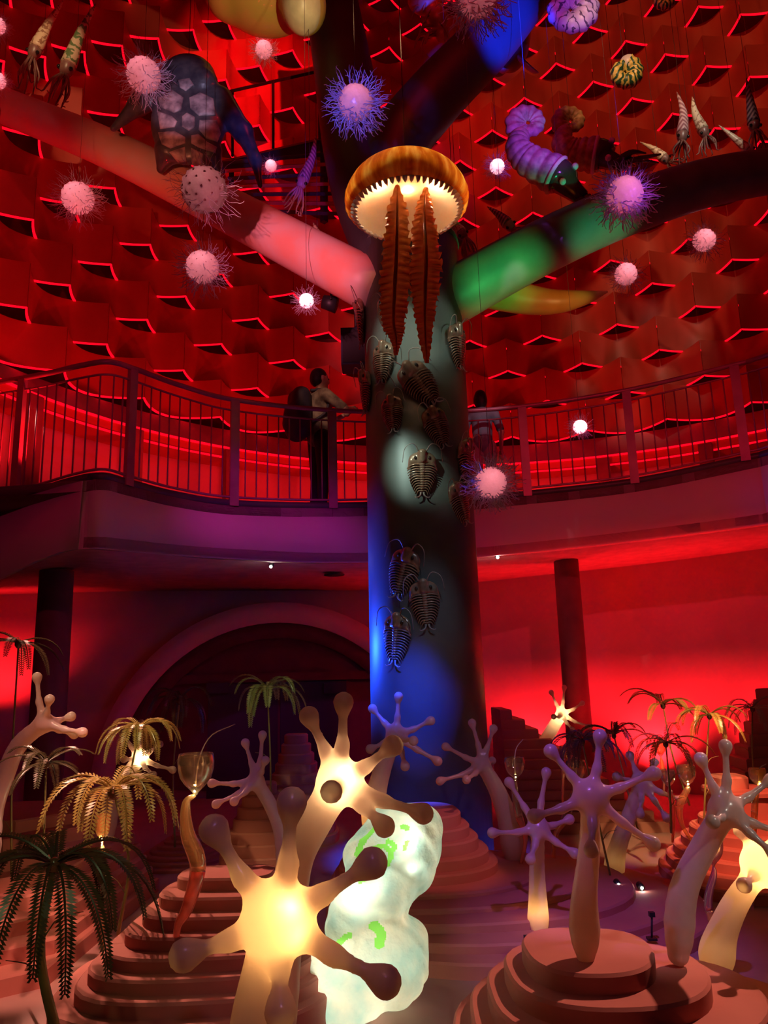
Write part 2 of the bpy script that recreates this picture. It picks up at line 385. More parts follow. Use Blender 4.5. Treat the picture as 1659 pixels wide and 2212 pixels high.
for row in range(18):
    z = Z0 + row * ROWH
    for k in range(NP_):
        th = (k + 0.5 * (row % 2)) * DA
        if not (A0 - 0.05 < (th + PI) % (2 * PI) - PI < PI + 0.1 or th > A0 + 2 * PI): continue
        m = th % (2 * PI); Rr = HR - 0.32
        x, y = HC[0] + Rr * math.cos(m), HC[1] + Rr * math.sin(m)
        # keep those the photograph can show
        v = np.array([x, y, z]) - CAM; wz = v @ FW
        if wz < 1: continue
        px, py = 829.5 + F * (v @ RT) / wz, 1106 - F * (v @ UP) / wz
        if px < -170 or px > 1830 or py < -130: continue
        if pm is None:
            def raw(name, vf, mat):
                me = bpy.data.meshes.new(name); me.from_pydata([tuple(q) for q in vf[0]], [], vf[1]); me.materials.append(MATS[mat])
                me.polygons.foreach_set('use_smooth', np.ones(len(me.polygons), dtype=bool)); me.set_sharp_from_angle(angle=math.radians(38)); me.update(); return me
            pm = raw('panel', panel_mesh(0, 0.035, 0, ROWH - 0.004), 'panel'); led = raw('light_strip', panel_mesh(-0.004, 0.04, -0.018, -0.001), 'led')
        o = bpy.data.objects.new('panel', pm); COL.objects.link(o); o.parent = wall; o.location = (x, y, z)
        o.rotation_euler = (0, 0, m - PI / 2)
        s = bpy.data.objects.new('light_strip', led); COL.objects.link(s); s.parent = o
# plain base below the shingles with a lit ledge
O('wall_base', ring(HR + 0.12, 3.4, 5.5, 0.1), 'plaster', wall)
lg = [math.radians(v) for v in np.linspace(20, 178, 41)]
for nm, R, z0, z1, mt, dp in (('ledge', HR - 0.42, 4.86, 5.02, 'panel', .5), ('light_strip', HR - 0.45, 5.005, 5.03, 'led', .03), ('light_strip', HR - 0.45, 4.85, 4.872, 'led', .03)):
    V = [(HC[0] + r * math.cos(q), HC[1] + r * math.sin(q), z) for q in lg for r, z in ((R, z0), (R, z1), (R + dp, z1), (R + dp, z0))]
    O(nm, (V, [(4 * i + j, 4 * i + (j + 1) % 4, 4 * i + 4 + (j + 1) % 4, 4 * i + 4 + j) for i in range(40) for j in range(4)]), mt, wall, smooth=False)
for q in np.linspace(math.radians(28), math.radians(172), 11):
    O('bracket', box((HC[0] + (HR - .52) * math.cos(q), HC[1] + (HR - .52) * math.sin(q), 4.3), (0.12, 0.2, 1.3), rotz(q)), 'pillar', wall, smooth=False)
# ------------------------------------------------------------------ balcony
ST = [(-190, 850, 1125, 1330, 8.1), (0, 822, 1088, 1258, 7.45), (90, 806, 1066, 1215, 7.15), (160, 790, 1046, 1190, 7.0), (222, 782, 1036, 1185, 6.95), (280, 797, 1050, 1190, 7.25), (380, 832, 1075, 1199, 7.85), (505, 864, 1093, 1207, 8.35), (719, 886, 1098, 1215, 8.75), (940, 890, 1090, 1209, 8.95),
      (1137, 878, 1072, 1192, 8.98), (1370, 843, 1045, 1166, 8.82), (1610, 788, 996, 1135, 8.3), (1659, 775, 984, 1124, 8.15), (1850, 715, 930, 1080, 7.3)]
S9 = np.array([[*at(x, yt, Y), *at(x, yf, Y), *at(x, yb, Y)] for x, yt, yf, yb, Y in ST])
S9[:, 0] = S9[:, 3]; S9[:, 6] = S9[:, 3]; S9[:, 1] = S9[:, 4]; S9[:, 7] = S9[:, 4]   # plumb
NB = 141
SP = spline(S9, NB); TOPZ, EDGE, BOTZ = SP[:, 2], SP[:, 3:6], SP[:, 8]
def outward(Pt, d):
    v = Pt[:2] - HC; return Pt[:2] + v / np.linalg.norm(v) * d
def strip(cols, closed=True):
    """cols: list of (NB,3) arrays making a cross-section"""
    k = len(cols); V = np.stack(cols, 1).reshape(-1, 3)
    Fc = [(k * i + j, k * i + (j + 1) % k, k * i + k + (j + 1) % k, k * i + k + j) for i in range(len(cols[0]) - 1) for j in range(k if closed else k - 1)]
    return V, Fc
wallr = HR + 0.25
def out_to(R, z):
    v = EDGE[:, :2] - HC; n = v / np.linalg.norm(v, axis=1)[:, None]; q = HC + n * np.maximum(R, np.linalg.norm(v, axis=1) + .3)[:, None] if np.ndim(R) else HC + n * R
    return np.column_stack([q, z])
bal = tag(thing('balcony', 'curved ramped balcony around the hall', None), kind='structure')
O('fascia', strip([EDGE, np.column_stack([EDGE[:, :2], BOTZ]), np.column_stack([EDGE[:, :2] + (out_to(wallr, BOTZ)[:, :2] - EDGE[:, :2]) * 0.04, BOTZ]), np.column_stack([EDGE[:, :2] + (out_to(wallr, BOTZ)[:, :2] - EDGE[:, :2]) * 0.04, EDGE[:, 2]])]), 'fascia', bal)
O('balcony_floor', strip([EDGE + [0, 0, 0.002], out_to(HR + .1, EDGE[:, 2] + .002), out_to(HR + .1, EDGE[:, 2] - .1), EDGE - [0, 0, .1]]), 'pillar', bal)
# soffit reaches back to the lower wall
LW = spline([(-8.5, 9.72), (-6.2, 10.37), (-4.9, 10.71), (-3.56, 11.06), (-1.9, 11.49), (-.39, 11.88), (.8, 11.78), (2.06, 11.25), (3.6, 10.6), (4.89, 9.8), (6.0, 8.9), (7.2, 7.6)], NB)
SB = np.column_stack([EDGE[:, :2], BOTZ])
lwz = np.interp(np.linspace(0, 1, NB), [0, 0.3, 0.5, 0.62, 0.85, 1], [2.78, 2.9, 2.9, 2.95, 3.08, 3.15])
bk = np.column_stack([HC + (LW - HC) * 1.06, lwz + 0.0])
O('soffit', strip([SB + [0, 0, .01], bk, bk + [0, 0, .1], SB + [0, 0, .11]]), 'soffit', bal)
O('curb', strip([EDGE + [0, 0, .004], np.column_stack([EDGE[:, :2] * 1 + (out_to(wallr, BOTZ)[:, :2] - EDGE[:, :2]) * .02, EDGE[:, 2] + .004]), np.column_stack([EDGE[:, :2] + (out_to(wallr, BOTZ)[:, :2] - EDGE[:, :2]) * .02, EDGE[:, 2] + .07]), EDGE + [0, 0, .07]]), 'dark_metal', bal)
# lower wall
lw = tag(thing('wall_lower', 'plain plaster wall under the balcony', None), kind='structure')
LO = HC + (LW - HC) * 1.02
O('plaster_wall', strip([np.column_stack([LW, np.zeros(NB)]), np.column_stack([LW, lwz + .06]), np.column_stack([LO, lwz + .06]), np.column_stack([LO, np.zeros(NB)])]), 'plaster', lw)
# great round arch standing proud of the lower wall, with a dark doorway in it
AA, AB = np.array([-3.56, 11.06]), np.array([-.39, 11.88]); AD = (AB - AA) / np.linalg.norm(AB - AA); AN = np.array([AD[1], -AD[0]])
def aw(s, z, d=0.0): q = AA + AD * s + AN * d; return (q[0], q[1], z)
arch = tag(thing('door_1', 'round arch framing a dark doorway', None), kind='structure')
AC, AZ = 1.98, 0.2
th = np.linspace(0, PI, 49)
def archband(r0, r1, d0, d1):
    V = []
    for q in th:
        c, s = math.cos(q), math.sin(q)
        for r, d in ((r1, d0), (r1, d1), (r0, d1), (r0, d0)): V.append(aw(AC + r * c, max(0.0, AZ + r * s) if 0 < q < PI else 0.0, d))
    return V, [(4 * i + j, 4 * i + 4 + j, 4 * i + 4 + (j + 1) % 4, 4 * i + (j + 1) % 4) for i in range(48) for j in range(4)] + [(0, 1, 2, 3), (195, 194, 193, 192)]
O('arch_ring', archband(2.2, 2.49, 0.0, 0.32), 'plaster', arch)
O('arch_reveal', archband(1.98, 2.21, 0.0, 0.2), 'dark_wall', arch)
V = [aw(AC, 0, .05)] + [aw(AC + 2.0 * math.cos(q), AZ + 2.0 * math.sin(q), .05) for q in th]
O('tympanum', (V, [(0, i + 1, i + 2) for i in range(48)]), 'dark_wall', arch, smooth=False)
def aslab(s0, s1, z0, z1, d0, d1):
    v = [aw(s, z, d) for s in (s0, s1) for d in (d0, d1) for z in (z0, z1)]
    return v, [(0, 1, 3, 2), (4, 6, 7, 5), (0, 4, 5, 1), (2, 3, 7, 6), (0, 2, 6, 4), (1, 5, 7, 3)]
O('lintel', aslab(.55, 3.45, 1.56, 1.68, .06, .16), 'dark_wall', arch, smooth=False)
O('door_leaf', aslab(1.0, 1.98, 0, 1.55, .06, .1), 'black', arch, smooth=False)
O('door_leaf', aslab(2.02, 3.0, 0, 1.55, .06, .1), 'black', arch, smooth=False)
for px in (470, 722):
    d = ray(px, 1486); n = np.array([AN[0], AN[1]]); tt = ((AA + AN * .2) @ n) / (d[:2] @ n); q = CAM + d * tt
    O('exit_sign', box(q, (0.32, 0.08, 0.14), rotz(math.atan2(AD[1], AD[0]))), 'black', smooth=False, label='small black unlit box sign over the doorway, ' + ('left one' if px < 600 else 'right one beside the column'), cat='sign')
# pillars under the balcony
def pillar(label, tx, ty, w, zt, lean=0):
    q = onz(tx, ty, zt); r = w / 2 * pxm(q)
    o = thing('round_pillar', label, 'pillar', (q[0], q[1], 0))
    O('shaft', tube([(q[0] + lean, q[1], 0.0), (q[0], q[1], zt)], [r * 1.06, r], 28), 'pillar', o)
    return o
pillar('dark red round pillar near the left edge below the balcony', 123, 1234, 70, 2.8)
pillar('slim dark red pillar before the bright red wall right of the column', 1222, 1206, 52, 3.02)
# ------------------------------------------------------------------ railing
rl = thing('balcony_railing', 'dark metal railing with thin balusters along the balcony edge', 'railing', EDGE[70])
O('top_rail', tube(np.column_stack([EDGE[:, :2], TOPZ]), 0.028, 8), 'rail_paint', rl)
O('mid_rail', tube(np.column_stack([EDGE[:, :2], TOPZ - .13]), 0.011, 6), 'rail_paint', rl)
O('bottom_rail', tube(np.column_stack([EDGE[:, :2], EDGE[:, 2] + .1]), 0.013, 6), 'rail_paint', rl)
seg = np.concatenate([[0], np.cumsum(np.linalg.norm(np.diff(EDGE[:, :2], axis=0), axis=1))])
def along(s): return [np.interp(s, seg, EDGE[:, i]) for i in range(3)] + [np.interp(s, seg, TOPZ)]
pxs = np.array([829.5 + F * ((e - CAM) @ RT) / ((e - CAM) @ FW) for e in EDGE])
posts = [np.interp(p, pxs, seg) for p in (30, 277, 505, 720, 945, 1140, 1372, 1612)]
for s in posts:
    x, y, z, tz = along(s); x2, y2, _, _ = along(s + .05); q = math.atan2(y2 - y, x2 - x)
    O('post', box((x, y, (z + tz) / 2), (.1, .045, tz - z), rotz(q)), 'rail_paint', rl, smooth=False)
nb = 0
ps = sorted(posts + [posts[0] - 1.6, posts[-1] + 1.2])
for s0, s1 in zip(ps[:-1], ps[1:]):
    m = max(2, int(round((s1 - s0) / .135)))
    for j in range(1, m):
        x, y, z, tz = along(s0 + (s1 - s0) * j / m)
        O('baluster', tube([(x, y, z + .1), (x, y, tz - .13)], 0.0085, 5), 'rail_paint', rl)
# small downlights in the soffit
E('lamp_white', (1, 0.95, 0.85), 60.0)
for px, py, z, lb in ((585, 1223, 2.88, 'tiny bright white spotlight under the balcony left of the column'), (1075, 1203, 2.97, 'tiny bright white spotlight under the balcony right of the column')):
    q = onz(px, py, z - .03); o = thing('soffit_spotlight', lb, 'spotlight', q)
    O('housing', tube([q + [0, 0.03, .035], q + [0, .03, 0.0]], .03, 10), 'black', o)
    O('bulb', ball(q + [0, 0, -.006], .017, 8), 'lamp_white', o)
q = onz(722, 1241, 2.88)
O('ceiling_vent', (lathe([(0.001, -.012), (.13, -.012), (.13, 0), (.001, 0)], 20)[0] + q, lathe([(0.001, -.012), (.13, -.012), (.13, 0), (.001, 0)], 20)[1]), 'black', label='flat round dark vent in the balcony underside', cat='vent')
# ------------------------------------------------------------------ central column
CX, CY, CRB, CRT = 0.36, 7.42, 0.545, 0.50
col = thing('tree_column', 'dark column with four spreading branch tubes like a tree', 'column', (CX, CY, 0))
tz = np.linspace(0, 1, 30)
O('trunk', tube([(CX, CY, 0.0), (CX, CY, 3.0), (CX, CY, 6.15)], [CRB, .525, CRT], 48), 'trunk', col)
def chain(pts, n=24): return spline([at(*p) for p in pts], n)
def branch(pts, r0, r1, mat, name='branch', label=None):
    c = chain(pts); return O(name, tube(c, np.linspace(r0, r1, len(c)), 28), mat, col, label=label)
branch([(822, 628, 7.35), (640, 532, 7.6), (420, 415, 8.0), (220, 315, 8.1), (0, 225, 8.3), (-160, 155, 8.4)], .275, .2, 'branch_pale', label='pale branch tube lit pink')
branch([(945, 660, 7.4), (1080, 583, 7.35), (1200, 520, 7.35), (1330, 462, 7.4), (1460, 415, 7.55), (1560, 388, 7.7), (1659, 371, 7.9), (1800, 350, 8.2)], .29, .25, 'branch_green', label='dark branch tube lit green')
branch([(860, 560, 7.45), (800, 430, 7.75), (765, 300, 8.2), (738, 130, 8.7), (715, 0, 9.1), (690, -150, 9.6)], .42, .36, 'trunk_dark', label='dark upright branch tube')
branch([(835, 470, 7.7), (850, 330, 7.8), (930, 220, 7.9), (1040, 105, 8.1), (1110, 20, 8.3), (1200, -100, 8.6)], .36, .33, 'trunk_dark', label='dark branch tube lit deep blue near its top')
O('collar', tube([(CX, CY, 6.02), (CX, CY, 6.3)], [CRT * 1.03, CRT * .9], 40), 'trunk', col)
# ------------------------------------------------------------------ stepped plinths
def outline(cx, cy, a, b, n=40, p=2.6, lob=0.0, ph=0.0, rot=0.0):
    out = []
    for i in range(n):
        q = 2 * PI * i / n; c, s = math.cos(q), math.sin(q)
        r = (abs(c) ** p + abs(s) ** p) ** (-1 / p) * (1 + lob * math.sin(3 * q + ph))
        x, y = a * r * c, b * r * s
        out.append((cx + x * math.cos(rot) - y * math.sin(rot), cy + x * math.sin(rot) + y * math.cos(rot)))
    return out
def slab(poly, z0, z1, bev=0.012):
    n = len(poly); c = np.mean(poly, 0); ins = [(x + (c[0] - x) * bev / max(.05, math.hypot(c[0] - x, c[1] - y)), y + (c[1] - y) * bev / max(.05, math.hypot(c[0] - x, c[1] - y))) for x, y in poly]
    V = [(x, y, z0) for x, y in poly] + [(x, y, z1 - bev) for x, y in poly] + [(x, y, z1) for x, y in ins]
    Fc = [(k * n + i, k * n + (i + 1) % n, (k + 1) * n + (i + 1) % n, (k + 1) * n + i) for k in (0, 1) for i in range(n)]
    return V, Fc + [tuple(range(n - 1, -1, -1)), tuple(range(2 * n, 3 * n))]
def plinth(label, tiers, group='stepped plinths', mat='terracotta'):
    """tiers: (z_top, outline polygon) from the ground up; every tier is a slab resting on the one below"""
    c = np.mean(tiers[0][1], 0); o = thing('stepped_plinth', label, 'plinth', (c[0], c[1], 0), group); z = 0.0
    for zt, poly in tiers:
        O('step', slab(poly, z, zt), mat, o, smooth=False); z = zt
    return o
# left mound behind the big front star
T = []
for i, (z, xl, yf) in enumerate([(.13, -1.69, 3.74), (.195, -1.58, 3.82), (.2575, -1.53, 3.90), (.32, -1.46, 3.98), (.3825, -1.38, 4.07), (.445, -1.31, 4.16), (.5075, -1.25, 4.27), (.57, -1.18, 4.40)]):
    xr = -.3 - i * .05; yb = 4.85 - i * .02
    T.append((z, outline((xl + xr) / 2, (yf + yb) / 2, (xr - xl) / 2, (yb - yf) / 2, p=3.2, lob=.02, ph=i * .7)))
plinth('large rounded salmon stepped plinth behind the big glowing front star', T)
# far-left lit staircase
T = []
for i in range(8):
    z = .1 + i * .085
    T.append((z, [(-5.2 + i * .02, 4.35 + i * .2), (-2.45 - i * .02, 4.2 + i * .2), (-1.9 - i * .05, 4.6 + i * .2), (-1.85 - i * .05, 6.5), (-5.2 + i * .02, 6.5)]))
plinth('broad straight lit staircase plinth at the far left behind the ferns', T)
# centre mound before the column
T = []
data = [(.08, 4.53, -.5, 2.05), (.13, 4.68, -.5, 1.85), (.18, 4.86, -.5, 1.6), (.21, 5.05, -.48, 1.3), (.24, 5.25, -.45, .98), (.304, 5.42, -.4, .73), (.377, 5.5, -.33, .675), (.459, 5.58, -.25, .61), (.532, 5.66, -.15, .555), (.614, 5.74, -.02, .5)]
for i, (z, yf, xl, xr) in enumerate(data):
    yb = 6.8 - i * .04
    T.append((z, outline((xl + xr) / 2, (yf + yb) / 2, (xr - xl) / 2, (yb - yf) / 2, p=2.4, lob=.03, ph=1 + i * .25)))
plinth('wide many-tiered reddish plinth in front of the dark column', T)
# right front mound
T = []
for i in range(5):
    z = .09 + i * .078; k = 4 - i
    T.append((z, outline(.84 + k * .06, 3.72 - k * .02, .28 + k * .15, .3 + k * .1, p=2.5, lob=.035, ph=.4 + .3 * k, rot=-.08)))
plinth('salmon stepped plinth in the right foreground carrying a pale stalk', T)
# right middle mound with a block on top
T = []
q = onz(1480, 1900, 0.0); bx, by = 2.72, 6.35
for i in range(6):
    z = .08 + i * .075; k = 5 - i
    T.append((z, outline(bx, by, .3 + k * .07, .36 + k * .07, p=2.4, lob=.03, ph=.5 * k)))
T += [(.62, outline(bx, by + .05, .2, .24, p=5)), (.66, outline(bx, by + .05, .22, .27, p=5)), (.75, outline(bx - .04, by + .1, .12, .14, p=5))]
plinth('orange-lit plinth with a tall block on its top at the right', T)
# right rear staircase climbing to the wall
T = []
for i in range(13):
    z = .11 + i * .105
    T.append((z, [(3.0 + i * .055, 7.2 + i * .06), (5.4, 7.0 + i * .06), (5.4, 8.6), (3.6 + i * .07, 8.6), (3.0 + i * .06, 8.0)]))
plinth('tall dark red staircase plinth before the red wall at the far right', T)
# dark staircase just right of the column
T = []
for i in range(12):
    z = .1 + i * .1
    T.append((z, [(1.2, 8.2 + i * .04), (2.75 - i * .13, 8.15 + i * .04), (2.75 - i * .13, 9.4), (1.2, 9.4)]))
plinth('dark stepped plinth descending to the right behind the column', T)
# slim stepped towers left of the column
for px, Y, n, r0, lb in ((565, 6.6, 9, .3, 'slim stepped tower plinth left of the column'), (640, 8.3, 11, .34, 'tall pinkish stepped tower before the doorway'), (400, 7.5, 7, .4, 'low stepped plinth behind the tall glass cup')):
    top = {565: 1690, 640: 1585, 400: 1800}[px]; c = at(px, top, Y); T = []
    for i in range(n):
        k = n - 1 - i; T.append((c[2] * (i + 1) / n, outline(c[0], c[1], .12 + r0 * k / n, .12 + r0 * k / n, n=24, p=3.0)))
    plinth(lb, T)
# ------------------------------------------------------------------ resin star sculptures
SHELL('resin', (0.56, 0.43, 0.47), (0.64, 0.5, 0.53), (1, 0.72, 0.42), 0.42, 7, 0.05)
SHELL('resin_pale', (0.7, 0.6, 0.62), (0.58, 0.46, 0.5), (1, 0.75, 0.45), 0.35, 9, 0.07)
def lampin(pos, col, e, parent, rad=0.02):
    l = light('POINT', 'inner_lamp', pos, col, e, rad=rad)
    if parent is not None: l.location = Vector(l.location) - parent.location; l.parent = parent
    return l
def star(label, c, tips, rb, stem, lamps=(), mat='resin', stem_w=(1.3, 2.3, 1.6), body=2.2, group='star-headed stalk sculptures'):
    """c: (px,py,Y); tips: (px,py,dY); rb: ball radius in px; stem: (px,py,dY) from the head down"""
    C = at(*c); m = pxm(C); r = rb * m; Y = c[2]
    hp = [('c', C, C + [0, .3 * r, 0], body * r, body * r)]
    for x, y, dy in tips:
        Tt = at(x, y, Y + dy * m * 100); d = Tt - C
        bend = np.array([0, 0, -.06 * np.linalg.norm(d)]) + RT * (0.05 * np.linalg.norm(d) * math.sin(x))
        mid = C + d * .5 + bend * .6; n9 = C + d * .93
        hp += [('c', C + d * .12, mid, 1.15 * r, .6 * r), ('c', mid, n9, .6 * r, .46 * r), ('c', n9, Tt, .5 * r, .92 * r), ('c', Tt, Tt + d * .01, .92 * r, .92 * r)]
    sp = [at(x, y, Y + dy * m * 100) for x, y, dy in stem]; k = len(sp); cs = spline([C] + sp, 4 * k + 1) if k else []
    stp = []; n = len(cs)
    for i in range(n - 1):
        f = lambda q: np.interp(q, [0, .55, .85, 1], [stem_w[0], (stem_w[0] + stem_w[1]) / 2, stem_w[1], stem_w[2]]) * r
        stp.append(('c', cs[i], cs[i + 1], f(i / (n - 1)), f((i + 1) / (n - 1))))
    V, Fc = nets(hp + stp, .9 * r, .34 * r)
    base = sp[-1]
    o = thing('star_sculpture', label, 'sculpture', (base[0], base[1], V[:, 2].min()), group)
    h, s = split_by(V, Fc, [lambda q: field(q, hp, r) - .8 * r, lambda q: field(q, stp, r)])
    O('star_head', h, mat, o); O('stalk', s, mat, o)
    for (x, y, dy, col, e) in lamps: lampin(at(x, y, Y + dy * m * 100), col, e, o)
    return o
AMB = (1, 0.66, 0.28); CRM = (1, 0.78, 0.5)
star('largest glowing amber star with six ball-tipped arms in the foreground', (600, 1985, 2.75), [(463, 1793, .1), (630, 1735, -.3), (803, 1865, -.2), (400, 2063, -.3), (606, 2182, -.5), (832, 2120, -.1)], 30, [(565, 2130, .5), (540, 2260, .7), (500, 2480, .8), (470, 2850, .8)], [(622, 1965, -.42, AMB, .9), (630, 2010, -.38, AMB, .6), (585, 2000, .2, AMB, .5), (600, 1940, .2, AMB, .3)], body=2.6, stem_w=(1.35, 1.6, 1.6))
star('second glowing star reaching up before the column beside the lumpy lamp', (732, 1690, 3.6), [(668, 1548, .2), (742, 1518, -.2), (848, 1612, -.5), (913, 1757, -.2), (830, 1785, -.4), (716, 1710, -1.3)], 20, [(680, 1775, .3), (640, 1850, .5), (622, 1960, .6), (606, 2100, .6), (598, 2300, .6)], [(745, 1678, -.25, CRM, 1.4), (728, 1705, -.2, CRM, .8)], body=2.5, stem_w=(1.5, 1.9, 1.5))
star('lilac star sculpture in front of the blue-lit column base', (855, 1588, 5.9), [(805, 1531, .2), (861, 1505, 0), (930, 1557, 0), (800, 1618, -.2), (945, 1644, -.2), (875, 1655, -.4), (893, 1600, -.8)], 9, [(830, 1650, .2), (812, 1715, .3), (803, 1775, .3)], [(806, 1752, .3, AMB, .5)], body=2.4, stem_w=(1.5, 2.6, 2.4))
star('small violet star turned to the left beside the tall glass cup', (553, 1688, 5.0), [(530, 1605, 0), (567, 1588, 0), (573, 1643, -.3), (458, 1692, -.3), (467, 1737, -.4), (506, 1731, -.6)], 8.5, [(585, 1740, .2), (607, 1800, .3), (615, 1905, .3), (618, 2070, .3)], [], body=2.2, stem_w=(1.4, 2.0, 1.6))
star('pinkish star leaning left just right of the column', (1042, 1652, 6.05), [(1020, 1562, 0), (1066, 1574, 0), (963, 1613, -.3), (951, 1687, -.4), (1008, 1684, -.7), (1063, 1643, .7)], 8, [(1075, 1710, .2), (1100, 1780, .3), (1115, 1858, .3)], [], body=2.2, stem_w=(1.6, 3.3, 2.4))
star('violet star on a stalk glowing yellow near its foot', (1163, 1790, 4.78), [(1100, 1690, .2), (1180, 1669, 0), (1064, 1799, -.3), (1146, 1856, -.5), (1241, 1843, -.3), (1230, 1770, .4)], 10, [(1160, 1870, .4), (1162, 1950, .5), (1163, 2018, .5)], [(1163, 1965, .5, AMB, .35)], body=2.3, stem_w=(1.2, 2.1, 1.5))
star('large violet six-armed star on the right foreground plinth', (1275, 1722, 3.5), [(1190, 1623, .1), (1296, 1591, 0), (1412, 1671, -.3), (1155, 1763, -.2), (1410, 1822, -.3), (1277, 1836, -.6)], 14, [(1273, 1830, .3), (1262, 1950, .4), (1265, 2062, .4)], [], body=2.6, stem_w=(1.1, 2.15, 1.4))
star('violet star behind the large violet one beside the floor lamps', (1385, 1690, 6.05), [(1361, 1632, 0), (1414, 1647, .2), (1332, 1678, -.3), (1474, 1728, -.2), (1440, 1766, -.3), (1383, 1758, -.4)], 8.5, [(1360, 1760, .2), (1332, 1840, .3), (1325, 1903, .3)], [(1330, 1860, .3, AMB, .1)], mat='resin_pale', body=2.5, stem_w=(1.4, 2.4, 1.9))
star('white glossy star with a thick bent stalk at the right', (1567, 1750, 3.6), [(1514, 1640, 0), (1567, 1612, 0), (1665, 1685, .2), (1690, 1800, -.2), (1672, 1845, -.6), (1540, 1775, -.9)], 13, [(1520, 1830, .4), (1475, 1930, .5), (1465, 2062, .5)], [], mat='resin_pale', body=2.7, stem_w=(1.7, 2.3, 1.7))
star('bright yellow glowing star cut by the right edge', (1648, 1868, 3.95), [(1600, 1795, .3), (1690, 1770, .2), (1608, 1912, -.7), (1740, 1860, 0), (1700, 1950, -.2)], 14, [(1590, 1950, .2), (1555, 2030, .3), (1545, 2090, .3)], [(1648, 1866, .1, AMB, 4.0), (1550, 2050, .3, AMB, .12)], body=3.2, stem_w=(1.3, 2.4, 1.9))
star('pale star on a long bent stalk at the left edge', (95, 1562, 4.6), [(80, 1463, 0), (107, 1511, -.3), (153, 1548, .1), (178, 1582, -.2), (160, 1586, .6)], 9.5, [(40, 1610, .2), (10, 1680, .3), (-15, 1760, .3), (-20, 1900, .3)], [], body=2.2, stem_w=(1.6, 2.0, 1.6))
star('small glowing star behind the golden ferns at the left', (302, 1638, 5.9), [(264, 1582, 0), (345, 1608, 0), (373, 1663, -.3), (331, 1674, -.6), (305, 1562, .4), (268, 1640, -.3)], 7, [(270, 1680, .2), (245, 1720, .3), (235, 1800, .3)], [(305, 1640, -.1, CRM, 1.5)], body=2.5, stem_w=(1.8, 2.2, 1.8))
star('small brightly glowing star against the red wall right of the column', (1213, 1543, 8.5), [(1191, 1496, 0), (1219, 1485, 0), (1258, 1519, 0), (1274, 1570, -.3), (1237, 1576, -.5), (1196, 1548, -.8)], 5, [(1187, 1585, .2), (1172, 1620, .2), (1168, 1660, .2)], [(1215, 1545, .1, CRM, 3.0)], body=2.4, stem_w=(2.2, 3.2, 2.8))
# ------------------------------------------------------------------ lumpy glowing lamp sculpture
SHELL('alabaster', (0.38, 0.44, 0.34), (0.66, 0.55, 0.32), (0.5, 0.72, 0.62), 0.5, 8, 0.12, 0.2, (1.0, 0.92, 0.7), bump=1.0)
SHELL('green_inlay', (0.3, 0.6, 0.15), (0.4, 0.65, 0.2), (0.3, 0.85, 0.12), 0.5, 9, 0.08)
SHELL('yellow_edge', (0.6, 0.7, 0.2), (0.7, 0.75, 0.3), (0.8, 1.0, 0.25), 0.5, 9, 0.08)
BY = 4.25
def bl(x, y, r, dy=0): q = at(x, y, BY + dy); return ('c', q, q + [0, .001, 0], r * pxm(q), r * pxm(q))
lump = [bl(895, 1800, 50, .05), bl(800, 1850, 58), bl(850, 1800, 62), bl(885, 1880, 50, .05), bl(905, 1830, 45, .05), bl(770, 1955, 52, -.02), bl(835, 1920, 60), bl(745, 2000, 40), bl(800, 2050, 60, -.05), bl(860, 2040, 55, 0), bl(895, 2020, 28, .05), bl(850, 2110, 62, -.05), bl(890, 2080, 30), bl(780, 2120, 65, -.1), bl(725, 2110, 50, -.1), bl(745, 2180, 62, -.12), bl(690, 2080, 28, -.05), bl(915, 1775, 34, .05)]
rngb = np.random.RandomState(3)
def wob(G, f): return f + .008 * np.sin(G[..., 0] * 17 + 2) * np.sin(G[..., 2] * 13) + .004 * np.sin(G[..., 2] * 45 + G[..., 0] * 20 + 3 * np.sin(G[..., 1] * 30))
V, Fc = nets(lump, .07, .0095, wob)
V[:, 2] = np.maximum(V[:, 2], .004)
q = onz(800, 2190, 0)
blob = thing('lumpy_lamp', 'tall lumpy white-green glowing lamp sculpture standing on the floor', 'lamp', (q[0], q[1], V[:, 2].min()))
for x, y, e in ((872, 1812, 1.1), (775, 1935, 1.1), (815, 1905, .55), (800, 2065, .7), (735, 2110, 1.6), (755, 2165, 1.4), (890, 1870, .25), (850, 2080, .3)): lampin(at(x, y, BY - .06), (0.9, 1.0, 0.9), e, blob)
# inlays: patches of the skin itself in green resin, lit by the lamps inside
cen = V[Fc].mean(1); lab = np.zeros(len(Fc), dtype=int); ni = 0
pr_ = cen - CAM; dep = pr_ @ FW; cpx = np.column_stack([829.5 + F * (pr_ @ RT) / dep, 1106 - F * (pr_ @ UP) / dep])
e1, e2 = V[Fc[:, 1]] - V[Fc[:, 0]], V[Fc[:, 3]] - V[Fc[:, 0]]
facing = np.einsum('ij,ij->i', np.cross(e1, e2), pr_) < 0
near = dep < dep.mean() + .02
for pth, rp in (([(805, 1790), (785, 1815), (772, 1845)], 7), ([(806, 1835), (830, 1828), (845, 1845), (838, 1865)], 6), ([(838, 1818), (848, 1822), (852, 1832)], 6), ([(870, 1786), (880, 1788)], 6), ([(725, 2045), (742, 2028), (755, 2020)], 7), ([(808, 2000), (822, 2015), (820, 2040)], 11), ([(778, 1905), (786, 1900)], 5), ([(880, 1818), (873, 1835)], 4)):
    ni += 1; q = spline(np.array(pth, float), 20)
    dd = np.min(np.linalg.norm(cpx[:, None, :] - q[None], axis=2), axis=1)
    lab[(dd < rp) & near & (lab == 0)] = ni
def facepart(sel):
    f = Fc[sel]; u, inv = np.unique(f, return_inverse=True); return V[u], inv.reshape(f.shape)
O('body', facepart(lab == 0), 'alabaster', blob)
for n_ in range(1, ni + 1):
    if (lab == n_).any(): O('inlay', facepart(lab == n_), 'green_inlay', blob)
